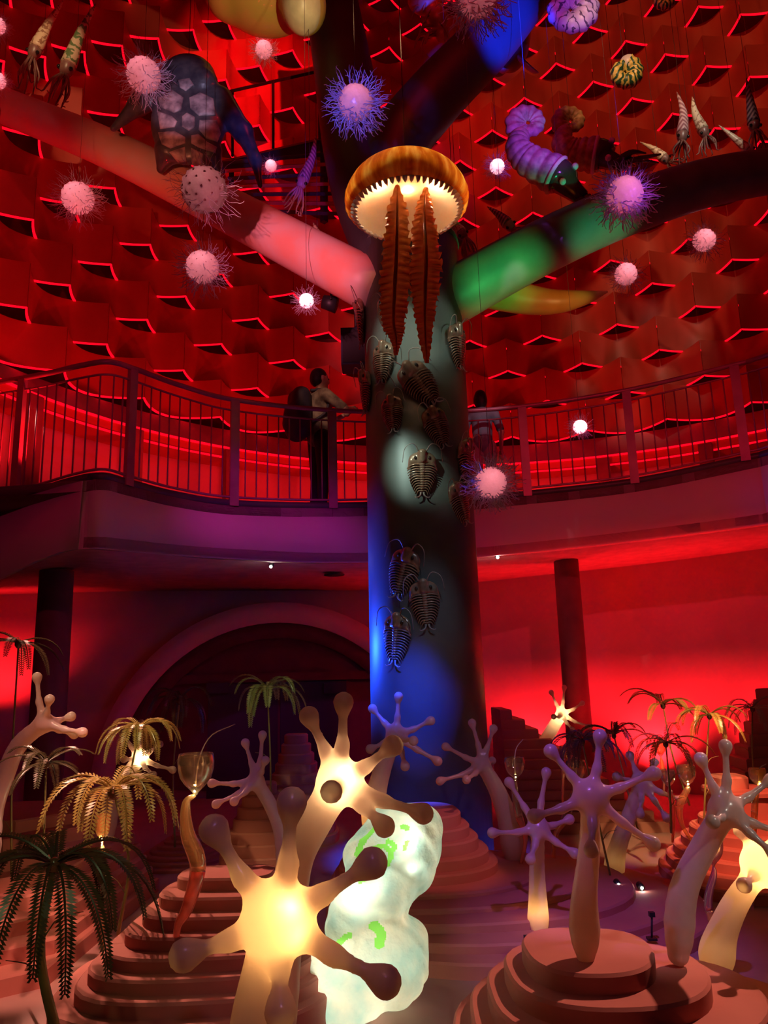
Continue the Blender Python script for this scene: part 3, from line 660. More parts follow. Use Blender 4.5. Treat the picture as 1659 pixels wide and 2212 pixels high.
# ------------------------------------------------------------------ glass goblet organisms
GLASS('glass_clear', (0.96, 0.88, 0.72), 0.06, 0.45); GLASS('glass_amber', (1.0, 0.76, 0.42), 0.28, 0.3); GLASS('glass_red', (1.0, 0.45, 0.32), 0.38, 0.25); GLASS('glass_violet', (0.7, 0.35, 0.5), 0.3, 0.3)
P('whip', (0.75, 0.65, 0.62), 0.4)
def cup(label, bx, by, w, h, Y, stem, whip, bowl='glass_clear', stemm=('glass_amber', 'glass_red'), sw=None, lamp=0.0, tilt=0.0):
    """bx,by: middle of the bowl; w,h: bowl size in px; stem: px points downward"""
    c = at(bx, by, Y); m = pxm(c); W, H = w * m / 2, h * m
    prof = [(.1, -.5), (.16, -.44), (.34, -.36), (.62, -.24), (.86, -.08), (.98, .12), (1.0, .3), (.96, .44), (.93, .5), (.88, .5), (.9, .42), (.93, .28), (.91, .12), (.8, -.06), (.56, -.2), (.2, -.3), (.02, -.32)]
    base = at(*stem[-1], Y)
    o = thing('glass_goblet', label, 'sculpture', base, 'goblet-shaped glass organisms')
    V, Fc = lathe([(r * W, z * H) for r, z in prof], 28, False)
    ca, sa = math.cos(tilt), math.sin(tilt); V = V @ np.array([[ca, 0, -sa], [0, 1, 0], [sa, 0, ca]]) 
    O('bowl', (V + c, Fc), bowl, o)
    s0 = c + np.array([0, 0, -.5 * H]); pts = spline([s0] + [at(x, y, Y) for x, y in stem], 26)
    sw = sw or [.05, .16, .2, .12, .08]
    rad = np.interp(np.linspace(0, 1, 26), np.linspace(0, 1, len(sw)), sw) * w * m
    h1 = 14
    O('upper_stem', tube(pts[:h1], rad[:h1], 14), stemm[0], o); O('lower_stem', tube(pts[h1 - 1:], rad[h1 - 1:], 14), stemm[1], o)
    if whip:
        wp = spline([c + [0, 0, -.3 * H]] + [at(x, y, Y) for x, y in whip], 14)
        O('whip', tube(wp, np.linspace(1.6, .9, 14) * m * (w / 75) ** .4, 6), 'whip', o)
    if lamp: lampin(c + [0, -.02, -.42 * H], (1, .75, .35), lamp, o, .01)
    return o
cup('large glass goblet with amber-red curved stem at the left', 423, 1672, 78, 86, 4.1, [(402, 1735), (405, 1800), (428, 1870), (405, 1960), (384, 2000), (380, 2050)], [(430, 1640), (455, 1590), (508, 1564)], sw=[.05, .1, .17, .24, .2, .15, .1, .08], lamp=.5)
cup('clear glass goblet with reddish stem right of the column', 1112, 1660, 44, 46, 6.0, [(1112, 1705), (1120, 1760), (1135, 1810), (1125, 1868)], [(1112, 1638), (1116, 1615), (1130, 1597)], stemm=('glass_clear', 'glass_red'), lamp=.1)
cup('clear glass goblet with yellow stem behind the large violet star', 1244, 1667, 44, 48, 6.3, [(1240, 1715), (1222, 1765), (1200, 1805), (1194, 1878)], [(1244, 1645), (1246, 1640)], lamp=.15, stemm=('glass_clear', 'glass_amber'))
cup('golden glass goblet with twisting stem before the orange block', 1483, 1676, 40, 44, 5.95, [(1485, 1705), (1468, 1740), (1473, 1780), (1494, 1818)], None, stemm=('glass_amber', 'glass_amber'), lamp=.25)
cup('dim glass goblet behind the golden fern stem', 1443, 1682, 32, 36, 5.9, [(1448, 1715), (1455, 1760), (1453, 1820)], None, stemm=('glass_red', 'glass_red'))
cup('yellow heart-shaped glass goblet at the right edge', 1637, 1679, 36, 38, 5.0, [(1634, 1715), (1630, 1750), (1628, 1830), (1626, 1965)], [(1641, 1660), (1655, 1650)], bowl='glass_amber', stemm=('glass_amber', 'glass_amber'), lamp=.2)
cup('dark violet glass goblet between the two right stalks', 1538, 1838, 48, 62, 4.15, [(1542, 1890), (1530, 1940), (1536, 1985), (1560, 2060), (1572, 2110)], None, bowl='glass_violet', stemm=('glass_violet', 'glass_amber'))
cup('small amber glass goblet in front of the slim pillar', 1222, 1628, 26, 34, 6.4, [(1218, 1655), (1216, 1680), (1215, 1765)], None, bowl='glass_amber', stemm=('glass_red', 'glass_red'))
cup('little clear glass goblet high behind the right ferns', 1426, 1619, 24, 32, 6.4, [(1430, 1650), (1434, 1680), (1434, 1720)], None)
cup('glowing yellow glass goblet hidden behind the left fern fronds', 222, 1790, 34, 60, 5.0, [(222, 1840), (222, 1880), (222, 2075)], None, bowl='glass_amber', lamp=2.5, stemm=('glass_amber', 'glass_amber'))
# ------------------------------------------------------------------ feathery fern palms
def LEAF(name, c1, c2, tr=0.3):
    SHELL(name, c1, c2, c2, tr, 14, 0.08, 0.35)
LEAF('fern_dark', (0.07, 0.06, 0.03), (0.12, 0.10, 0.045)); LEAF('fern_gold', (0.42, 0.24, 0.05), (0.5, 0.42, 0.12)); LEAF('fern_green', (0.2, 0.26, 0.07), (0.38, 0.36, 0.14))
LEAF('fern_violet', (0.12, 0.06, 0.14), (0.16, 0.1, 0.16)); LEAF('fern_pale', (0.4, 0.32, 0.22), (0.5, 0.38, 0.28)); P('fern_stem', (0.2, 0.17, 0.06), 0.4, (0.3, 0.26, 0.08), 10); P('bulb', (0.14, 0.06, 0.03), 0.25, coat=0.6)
def frond(c, az, el, L, droop, npair, lw, rr):
    n = 12; pts = [np.array(c, float)]; d = np.array([math.cos(az) * math.cos(el), math.sin(az) * math.cos(el), math.sin(el)])
    for i in range(n):
        d = unit(d + np.array([0, 0, -droop * (0.35 + i / n) / n * 2.2])); pts.append(pts[-1] + d * L / n)
    pts = np.array(pts); T, Nn, B = frames(pts); V, Fc = tube(pts, np.linspace(rr, rr * .4, n + 1), 4); V = V.tolist()
    s = np.linspace(.1, 1, npair); side = unit(np.cross(d * [1, 1, 0] + 1e-6, [0, 0, 1]))
    for q in s:
        p = np.array([np.interp(q * n, np.arange(n + 1), pts[:, i]) for i in range(3)]); t = T[min(n, int(q * n))]
        sd = unit(np.cross(t, [math.sin(az), -math.cos(az), 0])) ; sd = unit(np.cross(t, sd)); l = lw * (.55 + .9 * math.sin(PI * min(1, q * .85 + .12))) * .8
        nn = np.cross(t, sd)
        for g in (-1, 1):
            e = unit(sd * g + t * .55 + nn * .15); w = t * lw * .2; k = len(V)
            V += [p - w * .5, p + e * l * .5 - w * .9 + nn * lw * .06, p + e * l, p + e * l * .5 + w * .9]; Fc.append((k, k + 1, k + 2, k + 3))
    return V, Fc
def fern(label, cx, cy, Y, Lp, base, mat, n=11, seed=0, droop=1.6, lw=.11, el0=.5, tw=1.0, npair=26, azs=None):
    rg = random.Random(seed); c = at(cx, cy, Y); m = pxm(c); L = Lp * m
    b = at(*base) if len(base) == 3 else at(base[0], base[1], Y)
    o = thing('fern_palm', label, 'plant', b, 'feathery fern palms')
    mid = (c + b) / 2 + np.array([(rg.random() - .5) * .12, 0, 0]) * L / .4
    st = spline([b, mid, c], 12); O('stem', tube(st, np.linspace(.0075, .005, 12) * (L / .3) ** .5 * tw, 7), 'fern_stem', o)
    for q in (.35, .6):
        p = st[int(q * 11)]; sg = rg.choice((-1, 1)); O('twig', tube(spline([p, p + [sg * .12 * L, 0, .16 * L], p + [sg * .3 * L, 0, .2 * L]], 6), np.linspace(.003, .0015, 6), 5), 'fern_stem', o)
    O('bulb', ball(c - [0, 0, .02 * L], .06 * L, 10, (1, 1, 1.3)), 'bulb', o)
    for i in range(n):
        az = 2 * PI * i / n + rg.uniform(-.25, .25); el = el0 + rg.uniform(-.35, .45); l = L * rg.uniform(.8, 1.12)
        O('frond', frond(c, az, el, l, droop * rg.uniform(.75, 1.25), npair, lw * L, .0045 * (L / .3) ** .5), mat, o, smooth=False)
    return o
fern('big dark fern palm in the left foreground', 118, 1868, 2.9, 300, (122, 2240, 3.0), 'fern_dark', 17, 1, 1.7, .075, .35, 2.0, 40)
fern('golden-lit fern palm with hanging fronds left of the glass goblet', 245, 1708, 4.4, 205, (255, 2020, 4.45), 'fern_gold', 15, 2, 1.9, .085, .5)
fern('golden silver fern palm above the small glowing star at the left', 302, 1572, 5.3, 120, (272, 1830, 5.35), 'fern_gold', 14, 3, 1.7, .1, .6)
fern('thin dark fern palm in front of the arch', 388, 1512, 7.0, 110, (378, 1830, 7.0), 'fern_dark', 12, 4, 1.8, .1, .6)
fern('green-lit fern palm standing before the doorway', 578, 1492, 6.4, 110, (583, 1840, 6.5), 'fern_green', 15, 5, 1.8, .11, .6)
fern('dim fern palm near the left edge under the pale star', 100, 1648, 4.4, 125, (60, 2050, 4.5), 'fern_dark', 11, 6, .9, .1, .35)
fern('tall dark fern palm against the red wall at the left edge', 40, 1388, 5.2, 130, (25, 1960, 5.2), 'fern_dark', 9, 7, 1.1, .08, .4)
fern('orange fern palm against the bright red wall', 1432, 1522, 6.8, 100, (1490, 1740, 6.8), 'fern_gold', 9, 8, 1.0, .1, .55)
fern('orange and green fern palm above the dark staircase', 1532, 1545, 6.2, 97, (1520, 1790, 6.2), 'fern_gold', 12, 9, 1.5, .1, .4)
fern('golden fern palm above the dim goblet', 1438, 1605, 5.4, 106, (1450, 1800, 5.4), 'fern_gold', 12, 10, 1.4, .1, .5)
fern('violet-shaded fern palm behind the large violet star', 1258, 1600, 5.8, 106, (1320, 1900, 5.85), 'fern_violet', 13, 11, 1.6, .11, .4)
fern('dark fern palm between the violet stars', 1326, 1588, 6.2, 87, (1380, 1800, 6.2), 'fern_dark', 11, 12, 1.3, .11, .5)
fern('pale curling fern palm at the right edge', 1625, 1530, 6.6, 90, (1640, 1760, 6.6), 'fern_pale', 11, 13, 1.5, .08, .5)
# ------------------------------------------------------------------ trilobites on the column
P('bronze', (0.3, 0.17, 0.11), 0.25, (0.42, 0.25, 0.17), 9, metal=.3, coat=.8); P('bronze_dark', (0.03, 0.017, 0.012), 0.3, coat=.4); P('horn', (0.35, 0.27, 0.24), 0.3, coat=.4)
tri = thing('trilobite', 'x', 'trilobite', (0, 0, 0), 'trilobites on the column')
V, Fc = nets([('e', (0, -.03, .3), (.29, .1, .17)), ('c', (-.22, -.03, .24), (-.3, 0, .08), .07, .03), ('c', (.22, -.03, .24), (.3, 0, .08), .07, .03), ('c', (0, -.1, .42), (0, -.11, .26), .1, .08)], .05, .022)
ceph = O('cephalon', (V, Fc), 'bronze', tri)
for s in (-1, 1): O('eye', ball((s * .15, -.12, .31), .035, 8, (1, .8, 1.3)), 'bronze_dark', ceph)
O('carapace', ball((0, .015, -.08), 1, 16, (.27, .06, .42)), 'bronze_dark', tri)
rb, ax = [], []
for i in range(12):
    q = i / 11; z = .16 - q * .57; w = .33 * (1 - .62 * q ** 1.6)
    ax.append(ball((0, -.1 + .05 * q, z), .05 * (1 - .45 * q) + .012, 8, (1.2, .8, .62)))
    for s in (-1, 1):
        rb.append(tube(spline([(0, -.09 + .05 * q, z), (s * w * .45, -.1 + .05 * q, z + .01), (s * w * .8, -.06 + .03 * q, z - .02), (s * w, .0, z - .06 - .05 * q)], 7), np.linspace(.021, .009, 7), 5))
O('thorax', join(*rb), 'bronze', tri); O('axial_lobe', join(*ax), 'bronze', tri)
for s in (-1, 1):
    O('tail_spine', tube(spline([(s * .03, -.04, -.44), (s * .05, -.06, -.52), (s * .13, -.07, -.56), (s * .17, -.07, -.54)], 8), np.linspace(.024, .005, 8), 6), 'horn', tri)
    O('antenna', tube(spline([(s * .07, -.1, .44), (s * .2, -.2, .6), (s * .38, -.2, .5), (s * .43, -.12, .2)], 12), np.linspace(.015, .006, 12), 5), 'horn', tri)
TR = [(780, 690, 110, -8, 'trilobite clinging to the upper left edge of the column under the pink branch'), (790, 845, 95, -5, 'thin trilobite seen edge-on at the left side of the column above the railing'), (828, 782, 92, -8, 'trilobite just below the left hanging tentacle'), (906, 828, 112, 35, 'tilted trilobite in the lit patch under the right tentacle'), (848, 892, 82, 2, 'dark reddish trilobite left of centre on the upper column'), (943, 922, 92, 20, 'dim tilted trilobite right of centre on the upper column'),
      (912, 1022, 100, -2, 'spotlit trilobite in the middle of the column'), (1006, 1000, 105, 4, 'trilobite at the right edge of the column beside the pink ball'), (992, 1086, 92, 22, 'bluish trilobite low on the right edge of the column'), (872, 1236, 108, -18, 'topmost trilobite of the lower three on the column'), (918, 1303, 104, 4, 'right trilobite of the lower three on the column'), (858, 1378, 108, -8, 'lowest trilobite on the column'),
      (988, 748, 100, 8, 'dark trilobite at the right edge under the green branch'), (833, 672, 70, 0, 'trilobite half hidden behind the left tentacle')]
for i, (x, y, L, rot, lb) in enumerate(TR):
    d = ray(x, y); R_ = .535; f = np.array([CX, CY]); dd = d[:2]
    A_ = dd @ dd; B_ = -2 * dd @ f; C_ = f @ f - R_ * R_; disc = B_ * B_ - 4 * A_ * C_
    tt = (-B_ - math.sqrt(disc)) / (2 * A_) if disc > 0 else -B_ / (2 * A_)
    p = CAM + d * tt; n = unit(np.array([p[0] - CX, p[1] - CY, 0])); p = np.array([CX, CY, p[2]]) + n * (.50 + .01 * (p[2] < 4) + .03)
    s = L * pxm(p); tx = np.cross([0, 0, 1], n); a = math.radians(rot)
    up = np.array([0, 0, 1.0]) * math.cos(a) - tx * math.sin(a); xr = np.cross(-n, up)
    o = tri if i == 0 else copy_tree(tri)
    o.matrix_world = Matrix(((xr[0] * s, -n[0] * s, up[0] * s, p[0]), (xr[1] * s, -n[1] * s, up[1] * s, p[1]), (xr[2] * s, -n[2] * s, up[2] * s, p[2]), (0, 0, 0, 1)))
    o['label'] = lb
# ------------------------------------------------------------------ hairy plankton balls
SHELL('plankton', (0.6, 0.4, 0.42), (0.7, 0.5, 0.52), (1, 0.55, 0.6), 0.5, 12, 0.05); SHELL('plankton_grey', (0.3, 0.2, 0.22), (0.36, 0.24, 0.26), (1, 0.6, 0.55), 0.35, 12, 0.04)
SHELL('filament', (0.75, 0.65, 0.8), (0.8, 0.7, 0.85), (0.9, 0.8, 0.95), 0.4, 3, 0.05); P('wire', (0.1, 0.06, 0.06), 0.4)
SHELL('hole', (0.25, 0.12, 0.13), (0.3, 0.15, 0.16), (1, 0.3, 0.3), 0.3, 12, 0.03)
def fib(n):
    i = np.arange(n) + .5; ph = np.arccos(1 - 2 * i / n); q = PI * (1 + 5 ** .5) * i
    return np.column_stack([np.cos(q) * np.sin(ph), np.sin(q) * np.sin(ph), np.cos(ph)])
def ballmesh(bumps=110, amp=.055):
    V, Fc = ball((0, 0, 0), 1, 64); D = V @ fib(bumps).T; V = V * (1 + amp * np.exp(-((1 - D.max(1)) / .008)))[:, None]; return V, Fc
def hairs(n, L, seed, curl=.7, r=.012):
    rg = np.random.RandomState(seed); out = []
    for d in fib(int(n * 1.4)):
        if d[1] < -.55 or d[1] > .85: continue
        d = unit(d + rg.randn(3) * .15); p = d * .95; l = L * rg.uniform(.6, 1.2); pts = [p]; k = unit(rg.randn(3)); v = d.copy(); K = 8
        for j in range(K):
            v = unit(v + curl * .5 * np.sin(j * 1.3 + rg.rand() * 3) * k + rg.randn(3) * .16); pts.append(pts[-1] + v * l / K)
        out.append(tube(pts, np.linspace(r, r * .6, K + 1), 3))
    return join(*out)
protos = {}
def mkball(key, shell, n, L, curl, seed, r):
    o = thing('plankton_ball', 'x', 'plankton model', (0, 0, 0), 'hanging hairy plankton balls')
    O('shell', ballmesh(*((90, .075) if key != 'smooth' else (60, .02))), shell, o)
    f = O('filaments', hairs(n, L, seed, curl, r), 'filament', o); f['kind'] = 'stuff'
    k = fib(60); hv = []
    for d in k: hv.append(ball(d * .985, .07 if key == 'grey' else .05, 6, (1, 1, 1)))
    if key in ('grey', 'fine'): O('pores', join(*hv), 'hole', o)['kind'] = 'stuff'
    protos[key] = [o, False]; return o
mkball('curly', 'plankton', 260, 1.25, 1.0, 1, .034); mkball('fine', 'plankton', 190, 1.15, .7, 2, .022); mkball('smooth', 'plankton', 150, 1.3, .7, 3, .03); mkball('grey', 'plankton_grey', 130, 1.0, .9, 4, .012)
PNK = (1, .5, .55)
BL = [('curly', 768, 222, 36, 6.0, .35, 'big plankton ball with thick blue curly hairs above the jellyfish'), ('curly', 1350, 420, 37, 6.3, .3, 'big pink plankton ball with long violet hairs before the green branch'), ('grey', 441, 410, 47, 6.4, .25, 'large dim grey-pink plankton ball in front of the pale branch'), ('fine', 437, 577, 34, 7.0, .5, 'mauve plankton ball with blue hairs below the pale branch'), ('fine', 168, 428, 33, 7.4, 1.99, 'bright pink plankton ball at the left before the shingles'), ('fine', 310, 162, 35, 7.2, .5, 'pink plankton ball next to the turtle'),
      ('fine', 570, 107, 18, 9.6, .6, 'small plankton ball below the big yellow belly'), ('smooth', 1074, 360, 16, 9.0, 3.0, 'small brilliant white plankton ball right of the jellyfish'), ('smooth', 662, 650, 16, 7.2, 2.6, 'small brilliant white plankton ball under the pink branch'), ('fine', 1352, 592, 23, 8.2, 1.5, 'pink plankton ball hanging below the green branch'), ('fine', 1521, 519, 23, 8.6, .45, 'dim pink plankton ball at the right under the green branch'), ('smooth', 1253, 922, 15, 8.0, 1.6, 'small glowing plankton ball in front of the right railing'),
      ('curly', 1060, 1043, 33, 6.5, .7, 'rose plankton ball touching the right edge of the column'), ('curly', 1030, -6, 41, 6.4, .3, 'plankton ball cut by the top edge before the blue branch'), ('fine', 585, 358, 12, 10.0, .012, 'faint little plankton ball below the catwalk'), ('fine', -6, 174, 17, 7.6, 1.2, 'glowing plankton ball cut by the left edge'), ('fine', -8, 55, 18, 7.5, .8, 'plankton ball cut by the left edge near the top corner')]
for key, x, y, r, Y, e, lb in BL:
    pr = protos[key]; o = pr[0] if not pr[1] else copy_tree(pr[0]); first = not pr[1]; pr[1] = True
    p = at(x, y, Y); s = r * pxm(p); o.location = p; o.scale = (s, s, s); o['label'] = lb
    wv = O('wire', tube([(0, 0, .98), (0, 0, (15.59 - p[2]) / s)], .0022 / s, 4), 'wire')
    wv.location = (0, 0, .98); wv.parent = o
    for w_ in [c for c in o.children if c.name.startswith('wire') and c is not wv]: bpy.data.objects.remove(w_)
    l = light('POINT', 'inner_lamp', (0, -.45, .1), PNK if e < 2 else (1, .75, .8), (e if e > 2 else e * 1.25) * (s / .15) ** 2, rad=.02); l.parent = o
# ------------------------------------------------------------------ jellyfish
def STRIPE(name, stops, tw, ang=5.0, zs=1.2, scale=3.0):
    m, nt, N, L, out = newmat(name)
    tc = N.new('ShaderNodeTexCoord'); sp = N.new('ShaderNodeSeparateXYZ'); L.new(tc.outputs['Object'], sp.inputs[0])
    at2 = N.new('ShaderNodeMath'); at2.operation = 'ARCTAN2'; L.new(sp.outputs[1], at2.inputs[0]); L.new(sp.outputs[0], at2.inputs[1])
    mu = N.new('ShaderNodeMath'); mu.operation = 'MULTIPLY'; mu.inputs[1].default_value = ang; L.new(at2.outputs[0], mu.inputs[0])
    mz = N.new('ShaderNodeMath'); mz.operation = 'MULTIPLY'; mz.inputs[1].default_value = zs; L.new(sp.outputs[2], mz.inputs[0])
    cb = N.new('ShaderNodeCombineXYZ'); L.new(mu.outputs[0], cb.inputs[0]); L.new(mz.outputs[0], cb.inputs[1])
    nz = N.new('ShaderNodeTexNoise'); nz.inputs['Scale'].default_value = scale; nz.inputs['Detail'].default_value = 5; L.new(cb.outputs[0], nz.inputs['Vector'])
    r = N.new('ShaderNodeValToRGB'); L.new(nz.outputs['Fac'], r.inputs[0]); e = r.color_ramp.elements
    e[0].position, e[0].color = stops[0][0], rgba(stops[0][1]); e[1].position, e[1].color = stops[-1][0], rgba(stops[-1][1])
    for p_, c_ in stops[1:-1]: q = e.new(p_); q.color = rgba(c_)
    d = N.new('ShaderNodeBsdfDiffuse'); t_ = N.new('ShaderNodeBsdfTranslucent'); L.new(r.outputs[0], d.inputs[0]); L.new(r.outputs[0], t_.inputs[0])
    mx = N.new('ShaderNodeMixShader'); mx.inputs[0].default_value = tw; L.new(d.outputs[0], mx.inputs[1]); L.new(t_.outputs[0], mx.inputs[2])
    g = N.new('ShaderNodeBsdfGlossy'); g.inputs['Roughness'].default_value = .15; m2 = N.new('ShaderNodeMixShader'); m2.inputs[0].default_value = .06
    L.new(mx.outputs[0], m2.inputs[1]); L.new(g.outputs[0], m2.inputs[2]); L.new(m2.outputs[0], out.inputs[0])
STRIPE('bell', [(.36, (.45, .08, .01)), (.5, (.75, .24, .02)), (.62, (.95, .55, .12))], .55, 1.6, .7, 3.2)
SHELL('lining', (0.75, 0.55, 0.4), (0.85, 0.5, 0.28), (1, 0.8, 0.55), 0.5, 5, 0.05, .2, (1, .6, .3)); SHELL('lip', (0.75, 0.6, 0.6), (0.8, 0.62, 0.55), (1, .7, .5), 0.45, 8, .12, .15)
JC = at(878, 425, 6.0); JM = pxm(JC); JR = 133 * JM
jel = thing('jellyfish', 'giant glowing orange jellyfish with two frilled arms hanging before the column', 'jellyfish model', JC)
pf = spline([(.001, .60), (.3, .575), (.6, .47), (.85, .28), (.98, .05), (1.0, -.1), (.96, -.2), (.88, -.25)], 30)
V, Fc = lathe(pf * JR, 96, False); an = np.arctan2(V[:, 1], V[:, 0]); fl = np.clip((.3 * JR - V[:, 2]) / (.5 * JR), 0, 1)
V[:, :2] *= (1 + .012 * fl * np.sin(an * 40))[:, None]
O('bell', (V + JC, Fc), 'bell', jel)
pf = spline([(.87, -.24), (.82, -.1), (.66, .1), (.4, .22), (.001, .27)], 16); V, Fc = lathe(pf * JR, 64, False); O('lining', (V + JC, Fc), 'lining', jel)
tv = []
for i in range(54):
    q = 2 * PI * i / 54; c, s = math.cos(q), math.sin(q)
    tv.append(tube([JC + np.array([c * .885, s * .885, -.235]) * JR, JC + np.array([c * .845, s * .845, -.285]) * JR, JC + np.array([c * .80, s * .80, -.30]) * JR], [.042 * JR, .03 * JR, .006 * JR], 6))
O('fringe', join(*tv), 'lip', jel)
for x, y in ((815, 392), (948, 392), (880, 350)):
    p = at(x, y, 6.0); p = np.array([p[0], JC[1] + (.1 if y < 370 else -.02), JC[2] + .30 * JR]); lampin(p, (1, .72, .35), 8.0 if y > 370 else 5.0, jel)
for p in ((-.5, .0), (.5, .0)): lampin(JC + np.array([p[0] * JR, p[1], -.02 * JR]), (1, .8, .5), 3.0, jel)
O('wire', tube([JC + [0, 0, .6 * JR], (JC[0], JC[1], 15.59)], .004, 5), 'wire', jel)
SHELL('arm_frill', (0.5, 0.1, 0.025), (0.62, 0.17, 0.03), (.9, .25, .05), 0.4, 6, .08, .2)
def ribbon(pts, hw, seed, name='oral_arm'):
    rg = np.random.RandomState(seed); n, k = 170, 11; c = spline([at(*p) for p in pts], n); w = np.interp(np.linspace(0, 1, n), np.linspace(0, 1, len(hw)), hw) * JM; V = []
    for i in range(n):
        for j in range(k):
            u = j / (k - 1) * 2 - 1; ru = abs(u) ** 1.6; f = i * 1.15
            V.append(c[i] + np.array([u * w[i] * (1 + .1 * math.sin(i * .9 + u)), -.25 * w[i] * (1 - u * u) + ru * w[i] * .3 * math.sin(f + (1.6 if u > 0 else 0)), ru * w[i] * .18 * math.cos(f + u)]))
    Fc = [(i * k + j, i * k + j + 1, (i + 1) * k + j + 1, (i + 1) * k + j) for i in range(n - 1) for j in range(k - 1)]
    O(name, (V, Fc), 'arm_frill', jel); O('midrib', tube(c - [0, .008, 0] - np.array([0, 1, 0]) * w[:, None] * .25, w * .12, 6), 'arm_frill', jel)
ribbon([(858, 400, 5.95), (858, 480, 5.9), (856, 560, 5.9), (852, 640, 5.92), (850, 700, 5.95), (856, 735, 5.95), (855, 768, 5.95)], [4, 22, 26, 30, 32, 28, 24, 17, 8, 4], 1)
ribbon([(920, 405, 5.98), (916, 470, 5.98), (920, 560, 5.95), (918, 640, 5.95), (918, 710, 5.97), (922, 785, 5.97)], [4, 16, 24, 30, 34, 30, 24, 18, 12, 4], 2)
# ------------------------------------------------------------------ straight-shelled squids
CHV = dict(freq=14, kx=22)
BAND('chevron_violet', (.55, .45, .6), (.2, .1, .25), None, .4, 15, 22); BAND('chevron_dark', (.3, .26, .25), (.05, .04, .05), None, .4, 15, 22); BAND('chevron_rose', (.62, .42, .42), (.3, .12, .14), None, .4, 15, 20)
BAND('blotch_green', (.6, .5, .35), (.12, .2, .08), None, .4, 6, 5, 3.0); BAND('blotch_cream', (.75, .62, .42), (.35, .2, .12), None, .4, 5, 4, 4.0, .25)
P('squid_skin', (.2, .1, .09), .35, (.3, .16, .12), 12, coat=.4); P('squid_pale', (.5, .4, .45), .35, (.6, .48, .5), 12, coat=.4); P('eye_black', (.01, .01, .01), .1, coat=1)
def squid(label, tip, ap, ten, w, Y, shell, skin='squid_skin', bend=0.0, seed=0, wire=True):
    T_, A_, E_ = at(*tip, Y), at(*ap, Y), at(*ten, Y); m = pxm(A_); r = w * m; rg = np.random.RandomState(seed + 7)
    o = thing('shelled_squid', label, 'squid model', A_, 'hanging straight-shelled squids')
    md = (T_ + A_) / 2 + RT * bend * m; pts = spline([A_, md, T_], 16); q = np.linspace(0, 1, 16)
    O('shell', tube(pts, r * (1 - q) ** .8 + .002 + r * .03 * np.sin(q * 60), 18), shell, o)
    ax_ = unit(A_ - md); hl = 1.7 * r; H = A_ + ax_ * hl * .5
    hd_ = O('head', tube([A_ - ax_ * .15 * r, A_ + ax_ * .4 * r, A_ + ax_ * 1.1 * r, A_ + ax_ * hl], [.85 * r, .95 * r, .8 * r, .5 * r], 14), skin, o)
    sd = unit(np.cross(ax_, [0, 1, 0]))
    for s in (-1, 1): O('eye', ball(H + sd * s * .8 * r - np.array([0, .45 * r, 0]), .3 * r, 10), 'eye_black', hd_)
    L = np.linalg.norm(E_ - A_)
    for k in range(9):
        a_ = 2 * PI * k / 9; off = sd * math.cos(a_) + np.array([0, 1, 0]) * math.sin(a_); b = A_ + ax_ * hl * .9 + off * .35 * r
        e = A_ + (E_ - A_) * rg.uniform(.8, 1.1) + off * r * rg.uniform(.9, 1.9); mm = (b + e) / 2 + off * .3 * r + rg.randn(3) * .2 * r
        O('tentacle', tube(spline([b, mm, e, e + off * .4 * r + rg.randn(3) * .25 * r], 9), np.linspace(.2 * r, .05 * r, 9), 6), skin, o)
    if wire: cm = pts[5]; O('wire', tube([cm, (cm[0], cm[1], 15.59)], .003, 4), 'wire', o)
    return o
squid('violet chevron-striped squid pointing up left of the jellyfish', (682, 292), (655, 388), (628, 455), 13, 8.0, 'chevron_violet', 'squid_pale', 6, 1)
squid('cream blotched squid at the upper left corner', (138, 0), (78, 105), (55, 190), 15, 8.2, 'blotch_cream', bend=-4, seed=2)
squid('green blotched squid right of the cream one at upper left', (208, 5), (148, 140), (120, 220), 17, 8.2, 'blotch_green', bend=-4, seed=3)
squid('rose chevron squid upright at the right', (1462, 198), (1474, 288), (1472, 340), 13, 8.2, 'chevron_rose', bend=8, seed=4)
squid('pale chevron squid leaning left at the right', (1495, 208), (1518, 280), (1532, 330), 12, 8.2, 'blotch_cream', bend=-5, seed=5)
squid('dark grey squid upright near the right edge', (1612, 168), (1628, 265), (1640, 325), 13, 8.0, 'chevron_dark', bend=0, seed=6)
squid('white slanting squid shell above the green branch end', (1552, 270), (1615, 322), (1650, 345), 10, 8.4, 'blotch_cream', bend=0, seed=7)
squid('small cream horn-shaped squid behind the violet-haired ball', (1382, 306), (1432, 340), (1470, 362), 11, 8.6, 'blotch_cream', bend=6, seed=8)
squid('dark chevron squid resting behind the green branch', (1052, 446), (1095, 482), (1125, 508), 13, 8.6, 'chevron_dark', bend=4, seed=9)
squid('brown squid with long arms just right of the jellyfish rim', (975, 470), (995, 500), (1020, 560), 12, 8.2, 'blotch_cream', bend=0, seed=10)
squid('tiny pale squid shell above the pink branch', (676, 480), (690, 510), (705, 530), 8, 8.6, 'blotch_cream', bend=0, seed=11)
